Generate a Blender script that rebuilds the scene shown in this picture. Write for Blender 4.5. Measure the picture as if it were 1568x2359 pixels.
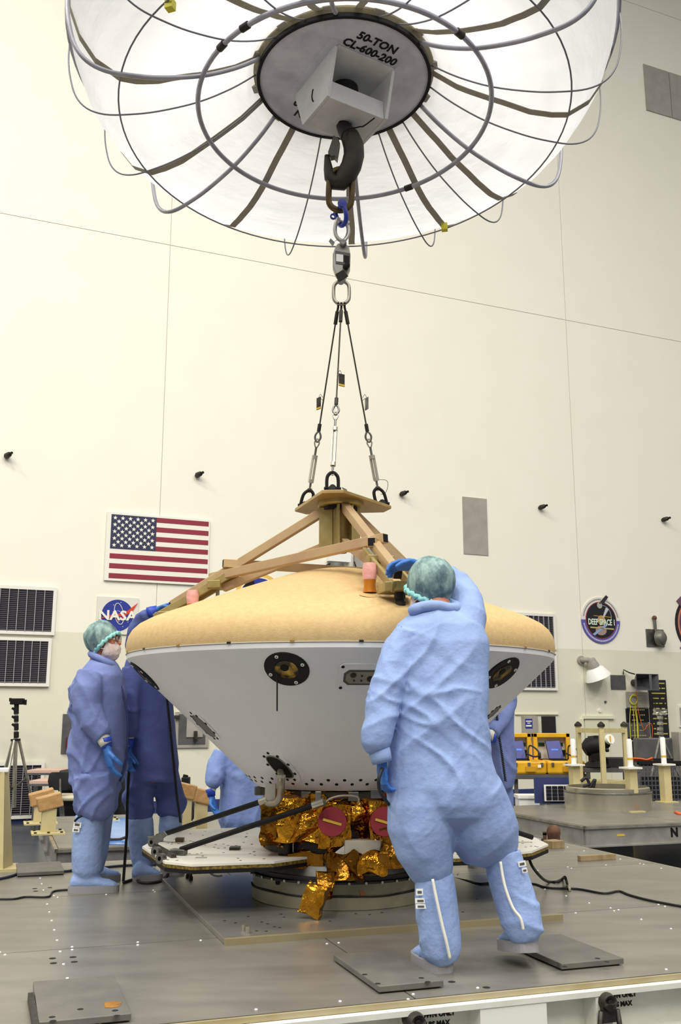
import bpy, bmesh, math, random
from mathutils import Vector, Matrix, noise

# ------------------------------------------------------------------ scene, camera, light
for o in list(bpy.data.objects): bpy.data.objects.remove(o)
scene = bpy.context.scene
COL = scene.collection
PITCH = math.radians(11.93); FOC = 2248.0; CX, CY = 784.0, 1179.5; EYE = Vector((0, 0, 1.06))
cam = bpy.data.cameras.new('camera'); cam.sensor_fit = 'VERTICAL'; cam.sensor_height = 36.0
cam.lens = 36.0 * FOC / 2359.0; cam.clip_end = 200
cam_o = bpy.data.objects.new('camera', cam); COL.objects.link(cam_o)
cam_o.location = EYE; cam_o.rotation_euler = (math.radians(90) + PITCH, 0, 0)
scene.camera = cam_o
scene.view_settings.view_transform = 'Standard'; scene.view_settings.look = 'None'
scene.view_settings.gamma = 1.0; scene.view_settings.use_curve_mapping = False
scene.view_settings.exposure = 0.62
world = bpy.data.worlds.new('hall_ambient'); scene.world = world; world.use_nodes = True
bg = world.node_tree.nodes['Background']
bg.inputs[0].default_value = (1.0, 0.985, 0.93, 1); bg.inputs[1].default_value = 0.255
def area(name, loc, size, power, col, target=None, sy=None):
    l = bpy.data.lights.new(name, 'AREA'); l.shape = 'RECTANGLE'; l.size = size; l.size_y = sy or size; l.energy = power; l.color = col
    o = bpy.data.objects.new(name, l); COL.objects.link(o); o.location = loc
    if target is not None:
        o.rotation_euler = (Vector(target) - Vector(loc)).to_track_quat('-Z', 'Y').to_euler()
    return o
WARM = (1.0, 0.965, 0.87)
for y in (-14, -5, 4):
    for x in (-13, -4.5, 4.5, 13):
        area('high_bay_light', (x, y, 19.0), 3.0, 775, WARM)

# ------------------------------------------------------------------ geometry of the view
CP, SP = math.cos(PITCH), math.sin(PITCH)
def ray(px, py):
    u = (px - CX) / FOC; v = (py - CY) / FOC
    return Vector((u, CP + v * SP, SP - v * CP))
def P(px, py, Y): d = ray(px, py); return EYE + d * (Y / d.y)
def S(px, py, Y): return (Y / ray(px, py).y) / FOC            # metres per pixel there
def G(px, py, z=0.0): d = ray(px, py); return EYE + d * ((z - EYE.z) / d.z)
FLOOR_Z = -0.5
WANG = math.radians(23.2)
WX = Vector((math.cos(WANG), math.sin(WANG), 0)); WN = Vector((-math.sin(WANG), math.cos(WANG), 0))   # along, into the wall
W0 = G(20, 1898, FLOOR_Z); WD = W0.dot(WN)
def Wl(px, py, out=0.0):
    d = ray(px, py); return EYE + d * ((WD - out - EYE.dot(WN)) / d.dot(WN))
PANG = math.radians(19.0)
PT = Vector((math.cos(PANG), math.sin(PANG), 0)); PN = Vector((-math.sin(PANG), math.cos(PANG), 0))
def sn(s, n, z=0.0): return PT * s + PN * n + Vector((0, 0, z))
AX, AY = 0.0, 6.2                                              # axis of the capsule and the hook
AXIS = Vector((AX, AY, 0))
UP = Vector((0, 0, 1))

# ------------------------------------------------------------------ materials
def lin(c):
    if isinstance(c, str):
        c = [int(c[i:i + 2], 16) / 255 for i in (0, 2, 4)]
    return tuple((x / 12.92 if x <= 0.04045 else ((x + 0.055) / 1.055) ** 2.4) for x in c)
MATS = {}
def mat(name, c, rough=0.6, metal=0.0, c2=None, scale=6.0, bump=0.0, bscale=None, detail=4.0, stretch=None, emit=0, trans=0.0, lo=0.35, hi=0.65, spec=None, coat=0, alpha=1.0):
    if name in MATS: return MATS[name]
    m = bpy.data.materials.new(name); m.use_nodes = True; nt = m.node_tree; n = nt.nodes; b = n['Principled BSDF']
    L = lin(c); b.inputs['Base Color'].default_value = (*L, 1); b.inputs['Roughness'].default_value = rough; b.inputs['Metallic'].default_value = metal
    if spec is not None: b.inputs['Specular IOR Level'].default_value = spec
    if coat: b.inputs['Coat Weight'].default_value = coat
    if alpha < 1: b.inputs['Alpha'].default_value = alpha
    vec = None
    if c2 or bump:
        tc = n.new('ShaderNodeTexCoord'); vec = tc.outputs['Object']
        if stretch:
            mp = n.new('ShaderNodeMapping'); mp.inputs['Scale'].default_value = stretch; nt.links.new(vec, mp.inputs[0]); vec = mp.outputs[0]
    if c2:
        t = n.new('ShaderNodeTexNoise'); t.inputs['Scale'].default_value = scale; t.inputs['Detail'].default_value = detail; nt.links.new(vec, t.inputs['Vector'])
        r = n.new('ShaderNodeValToRGB'); r.color_ramp.elements[0].position = lo; r.color_ramp.elements[1].position = hi
        r.color_ramp.elements[0].color = (*L, 1); r.color_ramp.elements[1].color = (*lin(c2), 1)
        nt.links.new(t.outputs['Fac'], r.inputs[0]); nt.links.new(r.outputs[0], b.inputs['Base Color'])
    if bump:
        t2 = n.new('ShaderNodeTexNoise'); t2.inputs['Scale'].default_value = bscale or scale; t2.inputs['Detail'].default_value = 3; nt.links.new(vec, t2.inputs['Vector'])
        bp = n.new('ShaderNodeBump'); bp.inputs['Strength'].default_value = bump; bp.inputs['Distance'].default_value = 0.02
        nt.links.new(t2.outputs['Fac'], bp.inputs['Height']); nt.links.new(bp.outputs[0], b.inputs['Normal'])
    if emit:
        b.inputs['Emission Color'].default_value = (*L, 1); b.inputs['Emission Strength'].default_value = emit
    if trans:
        out = n['Material Output']; ts = n.new('ShaderNodeBsdfTranslucent'); ts.inputs[0].default_value = (*L, 1)
        mx = n.new('ShaderNodeMixShader'); mx.inputs[0].default_value = trans
        nt.links.new(b.outputs[0], mx.inputs[1]); nt.links.new(ts.outputs[0], mx.inputs[2]); nt.links.new(mx.outputs[0], out.inputs[0])
    MATS[name] = m; return m

M_WALL = mat('wall_paint_upper', 'f0eddf', .6, c2='eeebdc', scale=1.5)
M_WALL2 = mat('wall_paint_lower', 'e0decb', .5, c2='dddbc7', scale=1.5)
M_SEAM = mat('wall_gap', 'cfccbe', .8)
M_FLOOR = mat('floor_epoxy', '3b3f4a', .3, c2='4b4f58', scale=2)
M_BASE = mat('blue_base_paint', '2a3566', .5)
M_GREYP = mat('grey_panel_paint', 'a5a198', .5, c2='9a968d', scale=4)
M_GREYD = mat('dark_grey_paint', '5a5a5a', .5, c2='4a4a4c', scale=5)
M_ALU = mat('aluminium_plate', '949189', .36, .55, c2='85827b', scale=2.2, bump=.06, bscale=60, stretch=(1, 3, 1))
M_ALU2 = mat('aluminium_bright', 'c4c0b4', .3, .85, c2='a8a498', scale=9, bump=.08)
M_STEEL = mat('steel', '8a8a86', .38, .85, c2='6f6f6b', scale=12)
M_STEELD = mat('dark_steel', '443f39', .5, .6, c2='2a2826', scale=10, bump=.2, bscale=40)
M_BLACK = mat('black_plastic', '121214', .6, spec=.25)
M_RUBBER = mat('black_rubber', '18181c', .75)
M_HOLE = mat('dark_hole', '0a0a0a', .9)
M_PAINTW = mat('white_chipped_paint', 'dcdcd2', .45, c2='cfcfc4', scale=7)
M_RUST = mat('rust', '6e4a34', .8, c2='4a2e22', scale=14)
M_WHITE = mat('backshell_white', 'eaeaec', .55, c2='e4e4e7', scale=3)
M_TAN = mat('heat_shield_tan', 'cdb07e', .75, c2='c5a774', scale=40, bump=.15, bscale=160)
M_GOLDP = mat('iridite_gold', 'c9b083', .42, .35, c2='b8957a', scale=5, lo=.3, hi=.75)
M_GOLDP2 = mat('iridite_olive', 'ac9c68', .42, .4, c2='97854f', scale=7)
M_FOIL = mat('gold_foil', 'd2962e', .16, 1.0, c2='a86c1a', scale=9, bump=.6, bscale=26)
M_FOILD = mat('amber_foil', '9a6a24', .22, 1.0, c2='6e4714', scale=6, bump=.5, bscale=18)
M_RED = mat('red_cover', '8e2430', .7)
M_YTAPE = mat('yellow_tape', 'd8b13a', .6)
M_WHITEP = mat('white_plastic', 'eeeeea', .4)
M_BLUEP = mat('blue_shackle_paint', '2436a8', .35)
M_BRONZE = mat('bronze_link', '6b5a3a', .45, .7, c2='4f422c', scale=10)
M_HOOK = mat('hook_dark', '3a362e', .55, .35, c2='2a2724', scale=9)
M_SUIT = mat('coverall_light', '93aada', .8, c2='8ba2d3', scale=8, bump=.25, bscale=26, trans=.12)
M_SUIT2 = mat('coverall_shaded', '7a89c2', .8, c2='7180ba', scale=8, bump=.25, bscale=24, trans=.12)  # coverall blue turned darker and more violet: shade put into the colour
M_SUIT3 = mat('coverall_deep_shaded', '5a68ab', .8, c2='515fa1', scale=8, bump=.25, bscale=24, trans=.12)  # same coverall blue, darker still, with the shade in its colour
M_BOOT = mat('boot_cover_fabric', '90a7d6', .8, c2='849bcb', scale=9, bump=.3, bscale=30)
M_SOLE = mat('sole_grey', '8f8d92', .8)
M_GLOVE = mat('nitrile_glove', '3a74c4', .5, c2='3168b6', scale=20, bump=.2, bscale=60)
M_GLOVED = mat('glove_cuff_blue', '2444b4', .5)
M_CAP = mat('bouffant_cap', '9fbdb8', .75, c2='56707a', scale=16, bump=.4, bscale=34, trans=.15, stretch=(1.6, 1.6, .7))
M_CAPB = mat('bouffant_band', '8fd0cf', .7, bump=.4, bscale=40)
M_MASK = mat('face_veil', 'f0e8e8', .7, c2='d8c2c2', scale=20, bump=.5, bscale=26, alpha=.78)
M_SKIN = mat('skin', 'b8755a', .55, c2='ab6a52', scale=20)
M_CUFF = mat('knit_cuff', 'd8d4c8', .9, bump=.3, bscale=80)
M_HAIR = mat('hair', '2a241f', .7)
M_CABLE = mat('cable_black', '15161c', .6)
M_CREAM = mat('cream_post_paint', 'cbbd8e', .5, c2='bfb080', scale=5)
M_KRAFT = mat('kapton_wrap', 'c29a66', .4, c2='ae8450', scale=12, bump=.5, bscale=14)
M_PINK = mat('pink_wrap', 'e0a29c', .5, bump=.3, bscale=30)
M_ORANGE = mat('kapton_orange', 'c87a1e', .35, .3)
M_WOOD = mat('wood_block', '9a8566', .7, c2='86724f', scale=6, stretch=(1, 8, 1))
M_FLAGR = mat('flag_red', '8a2138', .6)
M_FLAGB = mat('flag_blue', '25284a', .6)
M_FLAGW = mat('flag_white', 'e9e7dc', .6)
M_NBLUE = mat('insignia_blue', '1e2c8e', .55)
M_NRED = mat('insignia_red', 'd23a24', .55)

# ------------------------------------------------------------------ mesh building
class MB:
    def __init__(s): s.v = []; s.f = []; s.m = []
    def add(s, vs, fs, mi=0):
        b = len(s.v); s.v += [tuple(v) for v in vs]; s.f += [tuple(b + i for i in f) for f in fs]; s.m += [mi] * len(fs); return s
    def box(s, c, d, R=None, mi=0):
        hx, hy, hz = d[0] / 2, d[1] / 2, d[2] / 2; c = Vector(c)
        vs = [Vector((x, y, z)) for x in (-hx, hx) for y in (-hy, hy) for z in (-hz, hz)]
        if R is not None: vs = [R @ v for v in vs]
        return s.add([c + v for v in vs], [(0, 1, 3, 2), (4, 6, 7, 5), (0, 4, 5, 1), (2, 3, 7, 6), (0, 2, 6, 4), (1, 5, 7, 3)], mi)
    def bar(s, a, b, w, h, mi=0, upv=UP):
        a = Vector(a); b = Vector(b); d = (b - a).normalized(); x = d.cross(upv)
        if x.length < 1e-4: x = d.cross(Vector((1, 0, 0)))
        x.normalize(); y = x.cross(d); o = [x * sx * w / 2 + y * sy * h / 2 for sx, sy in ((-1, -1), (1, -1), (1, 1), (-1, 1))]
        return s.add([a + q for q in o] + [b + q for q in o], [(3, 2, 1, 0), (4, 5, 6, 7), (0, 1, 5, 4), (1, 2, 6, 5), (2, 3, 7, 6), (3, 0, 4, 7)], mi)
    def prism(s, pts, ext, mi=0):
        """closed polygon of 3-D points extruded by vector ext"""
        n = len(pts); pts = [Vector(p) for p in pts]; e = Vector(ext)
        return s.add(pts + [p + e for p in pts], [tuple(range(n - 1, -1, -1)), tuple(range(n, 2 * n))] + [(i, (i + 1) % n, n + (i + 1) % n, n + i) for i in range(n)], mi)
    def tube(s, pts, r, seg=8, closed=False, mi=0, flat=None, cap=True):
        pts = [Vector(p) for p in pts]; n = len(pts)
        rr = r if isinstance(r, (list, tuple)) else [r] * n
        vs = []; prevx = None
        for i, p in enumerate(pts):
            if closed: d = pts[(i + 1) % n] - pts[i - 1]
            else: d = pts[min(i + 1, n - 1)] - pts[max(i - 1, 0)]
            if d.length < 1e-9: d = UP.copy()
            d.normalize()
            if prevx is None:
                x = d.cross(UP)
                if x.length < .05: x = d.cross(Vector((1, 0, 0)))
            else: x = prevx - d * prevx.dot(d)
            x.normalize(); prevx = x; y = d.cross(x)
            for k in range(seg):
                a = 2 * math.pi * k / seg
                vs.append(p + x * math.cos(a) * rr[i] + y * math.sin(a) * rr[i])
        fs = []
        for i in range(n if closed else n - 1):
            j = (i + 1) % n
            for k in range(seg): fs.append((i * seg + k, i * seg + (k + 1) % seg, j * seg + (k + 1) % seg, j * seg + k))
        if not closed and cap: fs.append(tuple(range(seg - 1, -1, -1))); fs.append(tuple((n - 1) * seg + k for k in range(seg)))
        return s.add(vs, fs, mi)
    def cyl(s, a, b, r, seg=16, mi=0, r2=None): return s.tube([a, b], [r, r if r2 is None else r2], seg, mi=mi)
    def lathe(s, prof, c=(0, 0, 0), seg=48, mi=0, R=None, capb=False, capt=False, a0=0, a1=2 * math.pi):
        c = Vector(c); vs = []; full = abs(a1 - a0 - 2 * math.pi) < 1e-6; m = seg if full else seg + 1
        for r, z in prof:
            for k in range(m):
                a = a0 + (a1 - a0) * k / seg; q = Vector((r * math.cos(a), r * math.sin(a), z)); vs.append(c + (R @ q if R is not None else q))
        fs = []
        for i in range(len(prof) - 1):
            for k in range(seg):
                k2 = (k + 1) % m; fs.append((i * m + k, i * m + k2, (i + 1) * m + k2, (i + 1) * m + k))
        if capb: fs.append(tuple(range(m - 1, -1, -1)))
        if capt: fs.append(tuple((len(prof) - 1) * m + k for k in range(m)))
        return s.add(vs, fs, mi)
    def ball(s, c, r, seg=14, mi=0, R=None):
        """ellipsoid; r scalar or 3-tuple"""
        rx, ry, rz = (r, r, r) if not isinstance(r, (tuple, list)) else r; c = Vector(c); n = max(6, seg // 2 + 1); vs = []; fs = []
        vs.append(c + (R @ Vector((0, 0, -rz)) if R else Vector((0, 0, -rz))))
        for i in range(1, n):
            th = math.pi * i / n - math.pi / 2
            for k in range(seg):
                a = 2 * math.pi * k / seg; q = Vector((rx * math.cos(th) * math.cos(a), ry * math.cos(th) * math.sin(a), rz * math.sin(th)))
                vs.append(c + (R @ q if R else q))
        vs.append(c + (R @ Vector((0, 0, rz)) if R else Vector((0, 0, rz))))
        for k in range(seg): fs.append((0, 1 + (k + 1) % seg, 1 + k))
        for i in range(n - 2):
            for k in range(seg): a = 1 + i * seg; fs.append((a + k, a + (k + 1) % seg, a + seg + (k + 1) % seg, a + seg + k))
        t = len(vs) - 1; a = 1 + (n - 2) * seg
        for k in range(seg): fs.append((a + k, a + (k + 1) % seg, t))
        return s.add(vs, fs, mi)
    def rings(s, rings, mi=0, seg=28):
        """closed loft of ellipses: (centre, vector a, vector b)"""
        vs = []; n = len(rings)
        for c, a, b in rings:
            for k in range(seg):
                t = 2 * math.pi * k / seg; vs.append(Vector(c) + Vector(a) * math.cos(t) + Vector(b) * math.sin(t))
        fs = [(i * seg + k, i * seg + (k + 1) % seg, (i + 1) * seg + (k + 1) % seg, (i + 1) * seg + k) for i in range(n - 1) for k in range(seg)]
        fs.append(tuple(range(seg - 1, -1, -1))); fs.append(tuple((n - 1) * seg + k for k in range(seg)))
        return s.add(vs, fs, mi)
    def mesh(s, name, mats, smooth=False, origin=None):
        me = bpy.data.meshes.new(name)
        vs = s.v if origin is None else [(v[0] - origin[0], v[1] - origin[1], v[2] - origin[2]) for v in s.v]
        me.from_pydata(vs, [], s.f)
        for m in (mats if isinstance(mats, (list, tuple)) else [mats]): me.materials.append(m)
        if len(me.materials) > 1: me.polygons.foreach_set('material_index', s.m)
        bm = bmesh.new(); bm.from_mesh(me); bmesh.ops.recalc_face_normals(bm, faces=bm.faces); bm.to_mesh(me); bm.free()
        if smooth:
            me.polygons.foreach_set('use_smooth', [True] * len(me.polygons))
            if smooth is not True:
                try: me.set_sharp_from_angle(angle=math.radians(smooth))
                except Exception: pass
        me.update(); return me
def link(o, parent=None):
    COL.objects.link(o)
    if parent is not None:
        o.parent = parent; o.matrix_parent_inverse = Matrix.Identity(4)
    return o
def empty(name, loc=(0, 0, 0), label=None, cat=None, group=None, rotz=0.0):
    o = bpy.data.objects.new(name, None); o.location = loc; o.rotation_euler = (0, 0, rotz); o.empty_display_size = .1; COL.objects.link(o)
    tag(o, label, cat, group); return o
def tag(o, label=None, cat=None, group=None, kind=None):
    if label: o['label'] = label
    if cat: o['category'] = cat
    if group: o['group'] = group
    if kind: o['kind'] = kind
    return o
def mw(o):
    """world matrix of a chain of unscaled parents (no depsgraph needed)"""
    m = o.matrix_basis.copy(); p = o.parent
    while p is not None: m = p.matrix_basis @ m; p = p.parent
    return m
def part(name, mb, mats, parent=None, smooth=False, bevel=0.0, world=True):
    """mesh object. Geometry in world coordinates; placed under parent so that it stays there."""
    if parent is None:
        xs = [v[0] for v in mb.v]; ys = [v[1] for v in mb.v]; zs = [v[2] for v in mb.v]
        org = ((min(xs) + max(xs)) / 2, (min(ys) + max(ys)) / 2, min(zs))
        o = bpy.data.objects.new(name, mb.mesh(name, mats, smooth, org)); o.location = org; COL.objects.link(o)
    else:
        if world:
            inv = mw(parent).inverted(); mb.v = [tuple(inv @ Vector(v)) for v in mb.v]
        o = bpy.data.objects.new(name, mb.mesh(name, mats, smooth)); link(o, parent)
    if bevel:
        b = o.modifiers.new('bevel', 'BEVEL'); b.width = bevel; b.segments = 2; b.limit_method = 'ANGLE'
    return o
def thing(name, mb, mats, label, cat, group=None, smooth=False, bevel=0.0):
    return tag(part(name, mb, mats, None, smooth, bevel), label, cat, group)
def dup(o, name=None, parent=None, loc=None):
    c = o.copy(); c.name = name or o.name.split('.')[0]; COL.objects.link(c)
    if parent is not None: c.parent = parent
    if loc is not None: c.location = loc
    return c
def rot_to(zv, xv=None):
    """3x3 whose z column is zv and x column close to xv"""
    z = Vector(zv).normalized(); x = Vector(xv) if xv is not None else (Vector((1, 0, 0)) if abs(z.x) < .9 else Vector((0, 1, 0)))
    x = (x - z * x.dot(z)).normalized(); y = z.cross(x)
    return Matrix((x, y, z)).transposed()
def text_mb(body, size, depth=.002, align='CENTER', mi=0, xs=1.0, bold=0.0):
    cu = bpy.data.curves.new('t', 'FONT'); cu.body = body; cu.size = size; cu.extrude = depth; cu.align_x = align; cu.align_y = 'CENTER'; cu.resolution_u = 2; cu.offset = bold
    o = bpy.data.objects.new('t', cu); COL.objects.link(o); dg = bpy.context.evaluated_depsgraph_get()
    me = bpy.data.meshes.new_from_object(o.evaluated_get(dg)); mb = MB()
    mb.add([(v.co.x * xs, v.co.y, v.co.z) for v in me.vertices], [tuple(p.vertices) for p in me.polygons], mi)
    bpy.data.objects.remove(o); bpy.data.curves.remove(cu); bpy.data.meshes.remove(me); return mb
def place(mb, R, c):
    c = Vector(c); mb.v = [tuple(R @ Vector(v) + c) for v in mb.v]; return mb
def remesh(mb, voxel, smooth_it=2, fold=None):
    """union of overlapping closed shapes -> MB with one skin"""
    me = mb.mesh('u', [M_SUIT]); o = bpy.data.objects.new('u', me); COL.objects.link(o)
    r = o.modifiers.new('r', 'REMESH'); r.mode = 'VOXEL'; r.voxel_size = voxel
    if smooth_it:
        sm = o.modifiers.new('s', 'SMOOTH'); sm.iterations = smooth_it; sm.factor = .5
    dg = bpy.context.evaluated_depsgraph_get(); e = bpy.data.meshes.new_from_object(o.evaluated_get(dg))
    out = MB()
    if fold:
        vs = [v.co + v.normal * fold(v.co, v.normal) for v in e.vertices]
    else: vs = [v.co.copy() for v in e.vertices]
    out.add(vs, [tuple(p.vertices) for p in e.polygons])
    bpy.data.objects.remove(o); bpy.data.meshes.remove(me); bpy.data.meshes.remove(e); return out

# ------------------------------------------------------------------ the hall: wall, floor, base strip
def wbox(mb, p0, p1, th, out0=0.0, mi=0):
    """box on the wall between pixels p0 (upper left) and p1 (lower right), th thick, starting out0 in front of the wall"""
    a = Wl(*p0, out0); b = Wl(*p1, out0)
    sa, sb = a.dot(WX), b.dot(WX); z0, z1 = sorted((a.z, b.z))
    return sbox(mb, sa, sb, z0, z1, th, out0, mi)
def sbox(mb, s0, s1, z0, z1, th, out0=0.0, mi=0):
    c = WX * ((s0 + s1) / 2) + WN * (WD - out0 - th / 2) + UP * ((z0 + z1) / 2)
    return mb.box(c, (abs(s1 - s0), th, abs(z1 - z0)), Matrix.Rotation(WANG, 3, 'Z'), mi)
def ws(px, py): p = Wl(px, py); return p.dot(WX), p.z
def wp(s, z, out=0.0): return WX * s + WN * (WD - out) + UP * z
def wdisc(mb, s, z, rs, rz, th, out0, mi=0, seg=40, a0=0, a1=2 * math.pi):
    pts = [wp(s + rs * math.cos(a0 + (a1 - a0) * k / seg), z + rz * math.sin(a0 + (a1 - a0) * k / seg), out0) for k in range(seg + (0 if abs(a1 - a0 - 2 * math.pi) < 1e-6 else 1))]
    return mb.prism(pts, -WN * th, mi)
def wpoly(mb, pts, th, out0, mi=0): return mb.prism([wp(s, z, out0) for s, z in pts], -WN * th, mi)
WR = Matrix.Rotation(WANG, 3, 'Z') @ Matrix(((1, 0, 0), (0, 0, -1), (0, 1, 0)))     # text plane -> wall plane

wall = part('wall_back', sbox(MB(), -26, 40, FLOOR_Z, 24, .3, -.312), M_SEAM); tag(wall, kind='structure')
sv1 = ws(381, 850)[0]; sv2 = ws(1311, 900)[0]; zh = ws(784, 639)[1]; zp = ws(120, 1455)[1]; zh2 = ws(1520, 30)[1]
cols = [-26, sv1 - (sv2 - sv1), sv1, sv2, sv2 + (sv2 - sv1), 40]
rows = [(FLOOR_Z, zp, M_WALL2), (zp, zh, M_WALL), (zh, zh2, M_WALL), (zh2, 24, M_WALL)]
g = .0055
for i in range(len(cols) - 1):
    for j, (za, zb, m) in enumerate(rows):
        ga = 0 if j <= 1 else g; gb = 0 if j == 0 else g
        part('wall_panel', sbox(MB(), cols[i] + g, cols[i + 1] - g, za + ga, zb - gb, .01, -.01), m, wall)
floor = part('floor', MB().box((0, 6, FLOOR_Z - .1), (90, 60, .2)), M_FLOOR); tag(floor, kind='structure')
bb = part('baseboard_back', sbox(MB(), -26, 40, FLOOR_Z, FLOOR_Z + .26, .012, 0), M_BASE); tag(bb, kind='structure')

def wthing(name, px, py, label, cat, group=None):
    p = Wl(px, py); return empty(name, p, label, cat, group, WANG)

# ---- flag
t = wthing('wall_flag', 362, 1340, 'large red white and blue stars and stripes flag board hung on the wall', 'flag')
s0, z1 = ws(247, 1180); s1, z0 = ws(477, 1347); z0 = ws(238, 1337)[1]; s0 = (ws(247, 1180)[0] + ws(238, 1337)[0]) / 2; s1 = (ws(483, 1197)[0] + ws(477, 1347)[0]) / 2
part('board', sbox(MB(), s0, s1, z0, z1, .03, .01), M_FLAGW, t)
fa, fb = s0 + (s1 - s0) * .04, s1 - (s1 - s0) * .012; zb, za = z0 + (z1 - z0) * .035, z1 - (z1 - z0) * .03
h = (za - zb) / 13; cw = (fb - fa) * .455
for k in range(13):
    if k % 2 == 0:
        top = za - k * h; x0 = fa + (cw if k < 7 else 0)
        part('red_stripe', sbox(MB(), x0, fb, top - h, top, .004, .04), M_FLAGR, t)
can = part('blue_canton', sbox(MB(), fa, fa + cw, za - 7 * h, za, .005, .04), M_FLAGB, t)
star = None
for r in range(9):
    n = 6 if r % 2 == 0 else 5
    for c in range(n):
        sx = fa + cw * ((c * 2 + 1 + (r % 2)) / 12); sz = za - 7 * h * ((r + 1) / 10)
        pts = []
        for k in range(10):
            rr = .038 if k % 2 == 0 else .016; a = math.pi / 2 + k * math.pi / 5
            pts.append((sx + rr * math.cos(a), sz + rr * math.sin(a)))
        part('star', wpoly(MB(), pts, .003, .045), M_FLAGW, can)
# ---- round blue insignia on a square board
t = wthing('space_agency_insignia', 271, 1455, 'square white board with round blue NASA insignia and red vector', 'sign')
s0, z1 = ws(224, 1374); s1 = ws(319, 1378)[0]; z0 = ws(222, 1460)[1]
part('board', sbox(MB(), s0, s1, z0, z1, .02, .005), mat('pale_board', 'dcdad0', .5), t)
cs = (ws(233, 1410)[0] + ws(306, 1410)[0]) / 2; cz = ws(270, 1418)[1]; R_ = (ws(306, 1410)[0] - ws(233, 1410)[0]) / 2
dsc = part('blue_disc', wdisc(MB(), cs, cz, R_, R_, .006, .025), M_NBLUE, t)
part('red_vector', wpoly(MB(), [(cs + R_ * a, cz + R_ * b) for a, b in ((-1.12, -.22), (-.6, -.02), (0, .08), (.6, .3), (1.28, .86), (.95, .28), (.5, .0), (.1, -.32), (-.1, -.42), (.35, -.02), (-.2, -.12), (-.6, -.18))], .003, .033), M_NRED, t)
orb = MB(); orb.tube([wp(cs + R_ * (.1 + .62 * math.cos(a) * .35 - .1 * math.sin(a) * 6.2 * .62 * .55), cz + R_ * (.1 + .25 * math.cos(a) + .62 * math.sin(a)), .034) for a in [k * math.pi / 20 for k in range(41)]], .006, 5)
part('orbit_line', orb, M_FLAGW, t, True)
part('lettering', place(text_mb('NASA', .215, .003, xs=1.12, bold=.006), WR, wp(cs, cz - .01, .041)), M_FLAGW, t)
rnd = random.Random(4)
for k in range(14):
    a = rnd.random() * 6.28; q = R_ * .88 * math.sqrt(rnd.random())
    part('star', wdisc(MB(), cs + q * math.cos(a), cz + q * math.sin(a), .007, .007, .002, .032, seg=6), M_FLAGW, dsc)
# ---- round emblem behind the capsule nose
t = wthing('round_mission_emblem', 585, 1380, 'round yellow rimmed emblem with blue and black wedges behind the lifting frame', 'emblem')
cs, cz = ws(597, 1385); r_ = ws(655, 1385)[0] - cs
part('rim', wdisc(MB(), cs, cz, r_, r_ * 1.05, .015, .003), mat('emblem_yellow', 'e2b95a', .6), t)
part('face', wdisc(MB(), cs, cz, r_ * .86, r_ * .9, .006, .018), M_FLAGW, t)
for a0, a1, m in ((0.35, 1.2, M_BLACK), (1.2, 1.9, M_NBLUE), (1.9, 2.5, M_BLACK), (2.5, 3.0, M_NBLUE), (3.0, 3.2, M_NRED), (-.2, .35, M_NBLUE), (3.6, 4.6, M_BLACK), (5, 5.8, M_NBLUE)):
    part('wedge', wpoly(MB(), [(cs, cz)] + [(cs + r_ * .82 * math.cos(a0 + (a1 - a0) * k / 6), cz + r_ * .86 * math.sin(a0 + (a1 - a0) * k / 6)) for k in range(7)], .004, .024), m, t)
# ---- oval mission patch
t = wthing('oval_mission_patch', 1382, 1480, 'oval wall plaque lettered DEEP SPACE 1 with white and purple border', 'emblem')
cs, cz = ws(1382, 1429); rs = (ws(1426, 1430)[0] - ws(1338, 1430)[0]) / 2; rz = (ws(1382, 1376)[1] - ws(1382, 1482)[1]) / 2
part('upper_border', wdisc(MB(), cs, cz, rs, rz, .02, .004, a0=0, a1=math.pi), mat('patch_white', 'dcdad6', .6), t)
part('lower_border', wdisc(MB(), cs, cz, rs, rz, .02, .004, a0=math.pi, a1=2 * math.pi), mat('patch_purple', '5a55a8', .6), t)
part('red_ring', wdisc(MB(), cs, cz, rs * .80, rz * .80, .006, .024), mat('patch_red', '8c3a44', .6), t)
part('black_field', wdisc(MB(), cs, cz, rs * .765, rz * .765, .006, .030), mat('patch_black', '14131c', .5), t)
part('planet', wdisc(MB(), cs, cz + .0, rs * .2, rs * .2, .004, .036), mat('patch_tan', 'b8905e', .6), t)
part('asteroid', wdisc(MB(), cs - .02, cz - rz * .45, rs * .28, rs * .2, .004, .036), mat('patch_rose', 'a08884', .6), t)
part('solar_wing', wpoly(MB(), [(cs + rs * a, cz + rz * b) for a, b in ((-.5, -.62), (-.4, -.68), (.3, -.22), (.2, -.16))], .004, .041), mat('patch_sky', '8fa4cc', .5), t)
part('panel_wing', wpoly(MB(), [(cs + rs * a, cz + rz * b) for a, b in ((-.1, .72), (.12, .68), (.42, 1.02), (.3, 1.1))], .004, .041), mat('patch_panel', '2a2228', .5), t)
part('spacecraft', wdisc(MB(), cs - rs * .06, cz + rz * .64, rs * .14, rs * .14, .004, .041, seg=10), mat('patch_grey', 'a8a4a0', .5), t)
part('exhaust', wpoly(MB(), [(cs + rs * a, cz + rz * b) for a, b in ((.06, .12), (.12, .1), (.42, .5), (.26, .56))], .003, .041), mat('patch_mist', 'c2c2cc', .6), t)
arc = MB().tube([wp(cs + rs * (.1 + .42 * math.sin(a)), cz + rz * (.15 + .48 * math.cos(a)), .042) for a in [k * .15 for k in range(13)]], .006, 5); part('orbit_line', arc, mat('patch_line', 'a0a8b8', .6), t)
part('lettering', place(text_mb('DEEP SPACE 1', .165, .003, xs=.66, bold=.004), WR, wp(cs, cz - rz * .1, .047)), mat('patch_letters', 'd8e8d8', .5), t)
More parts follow.
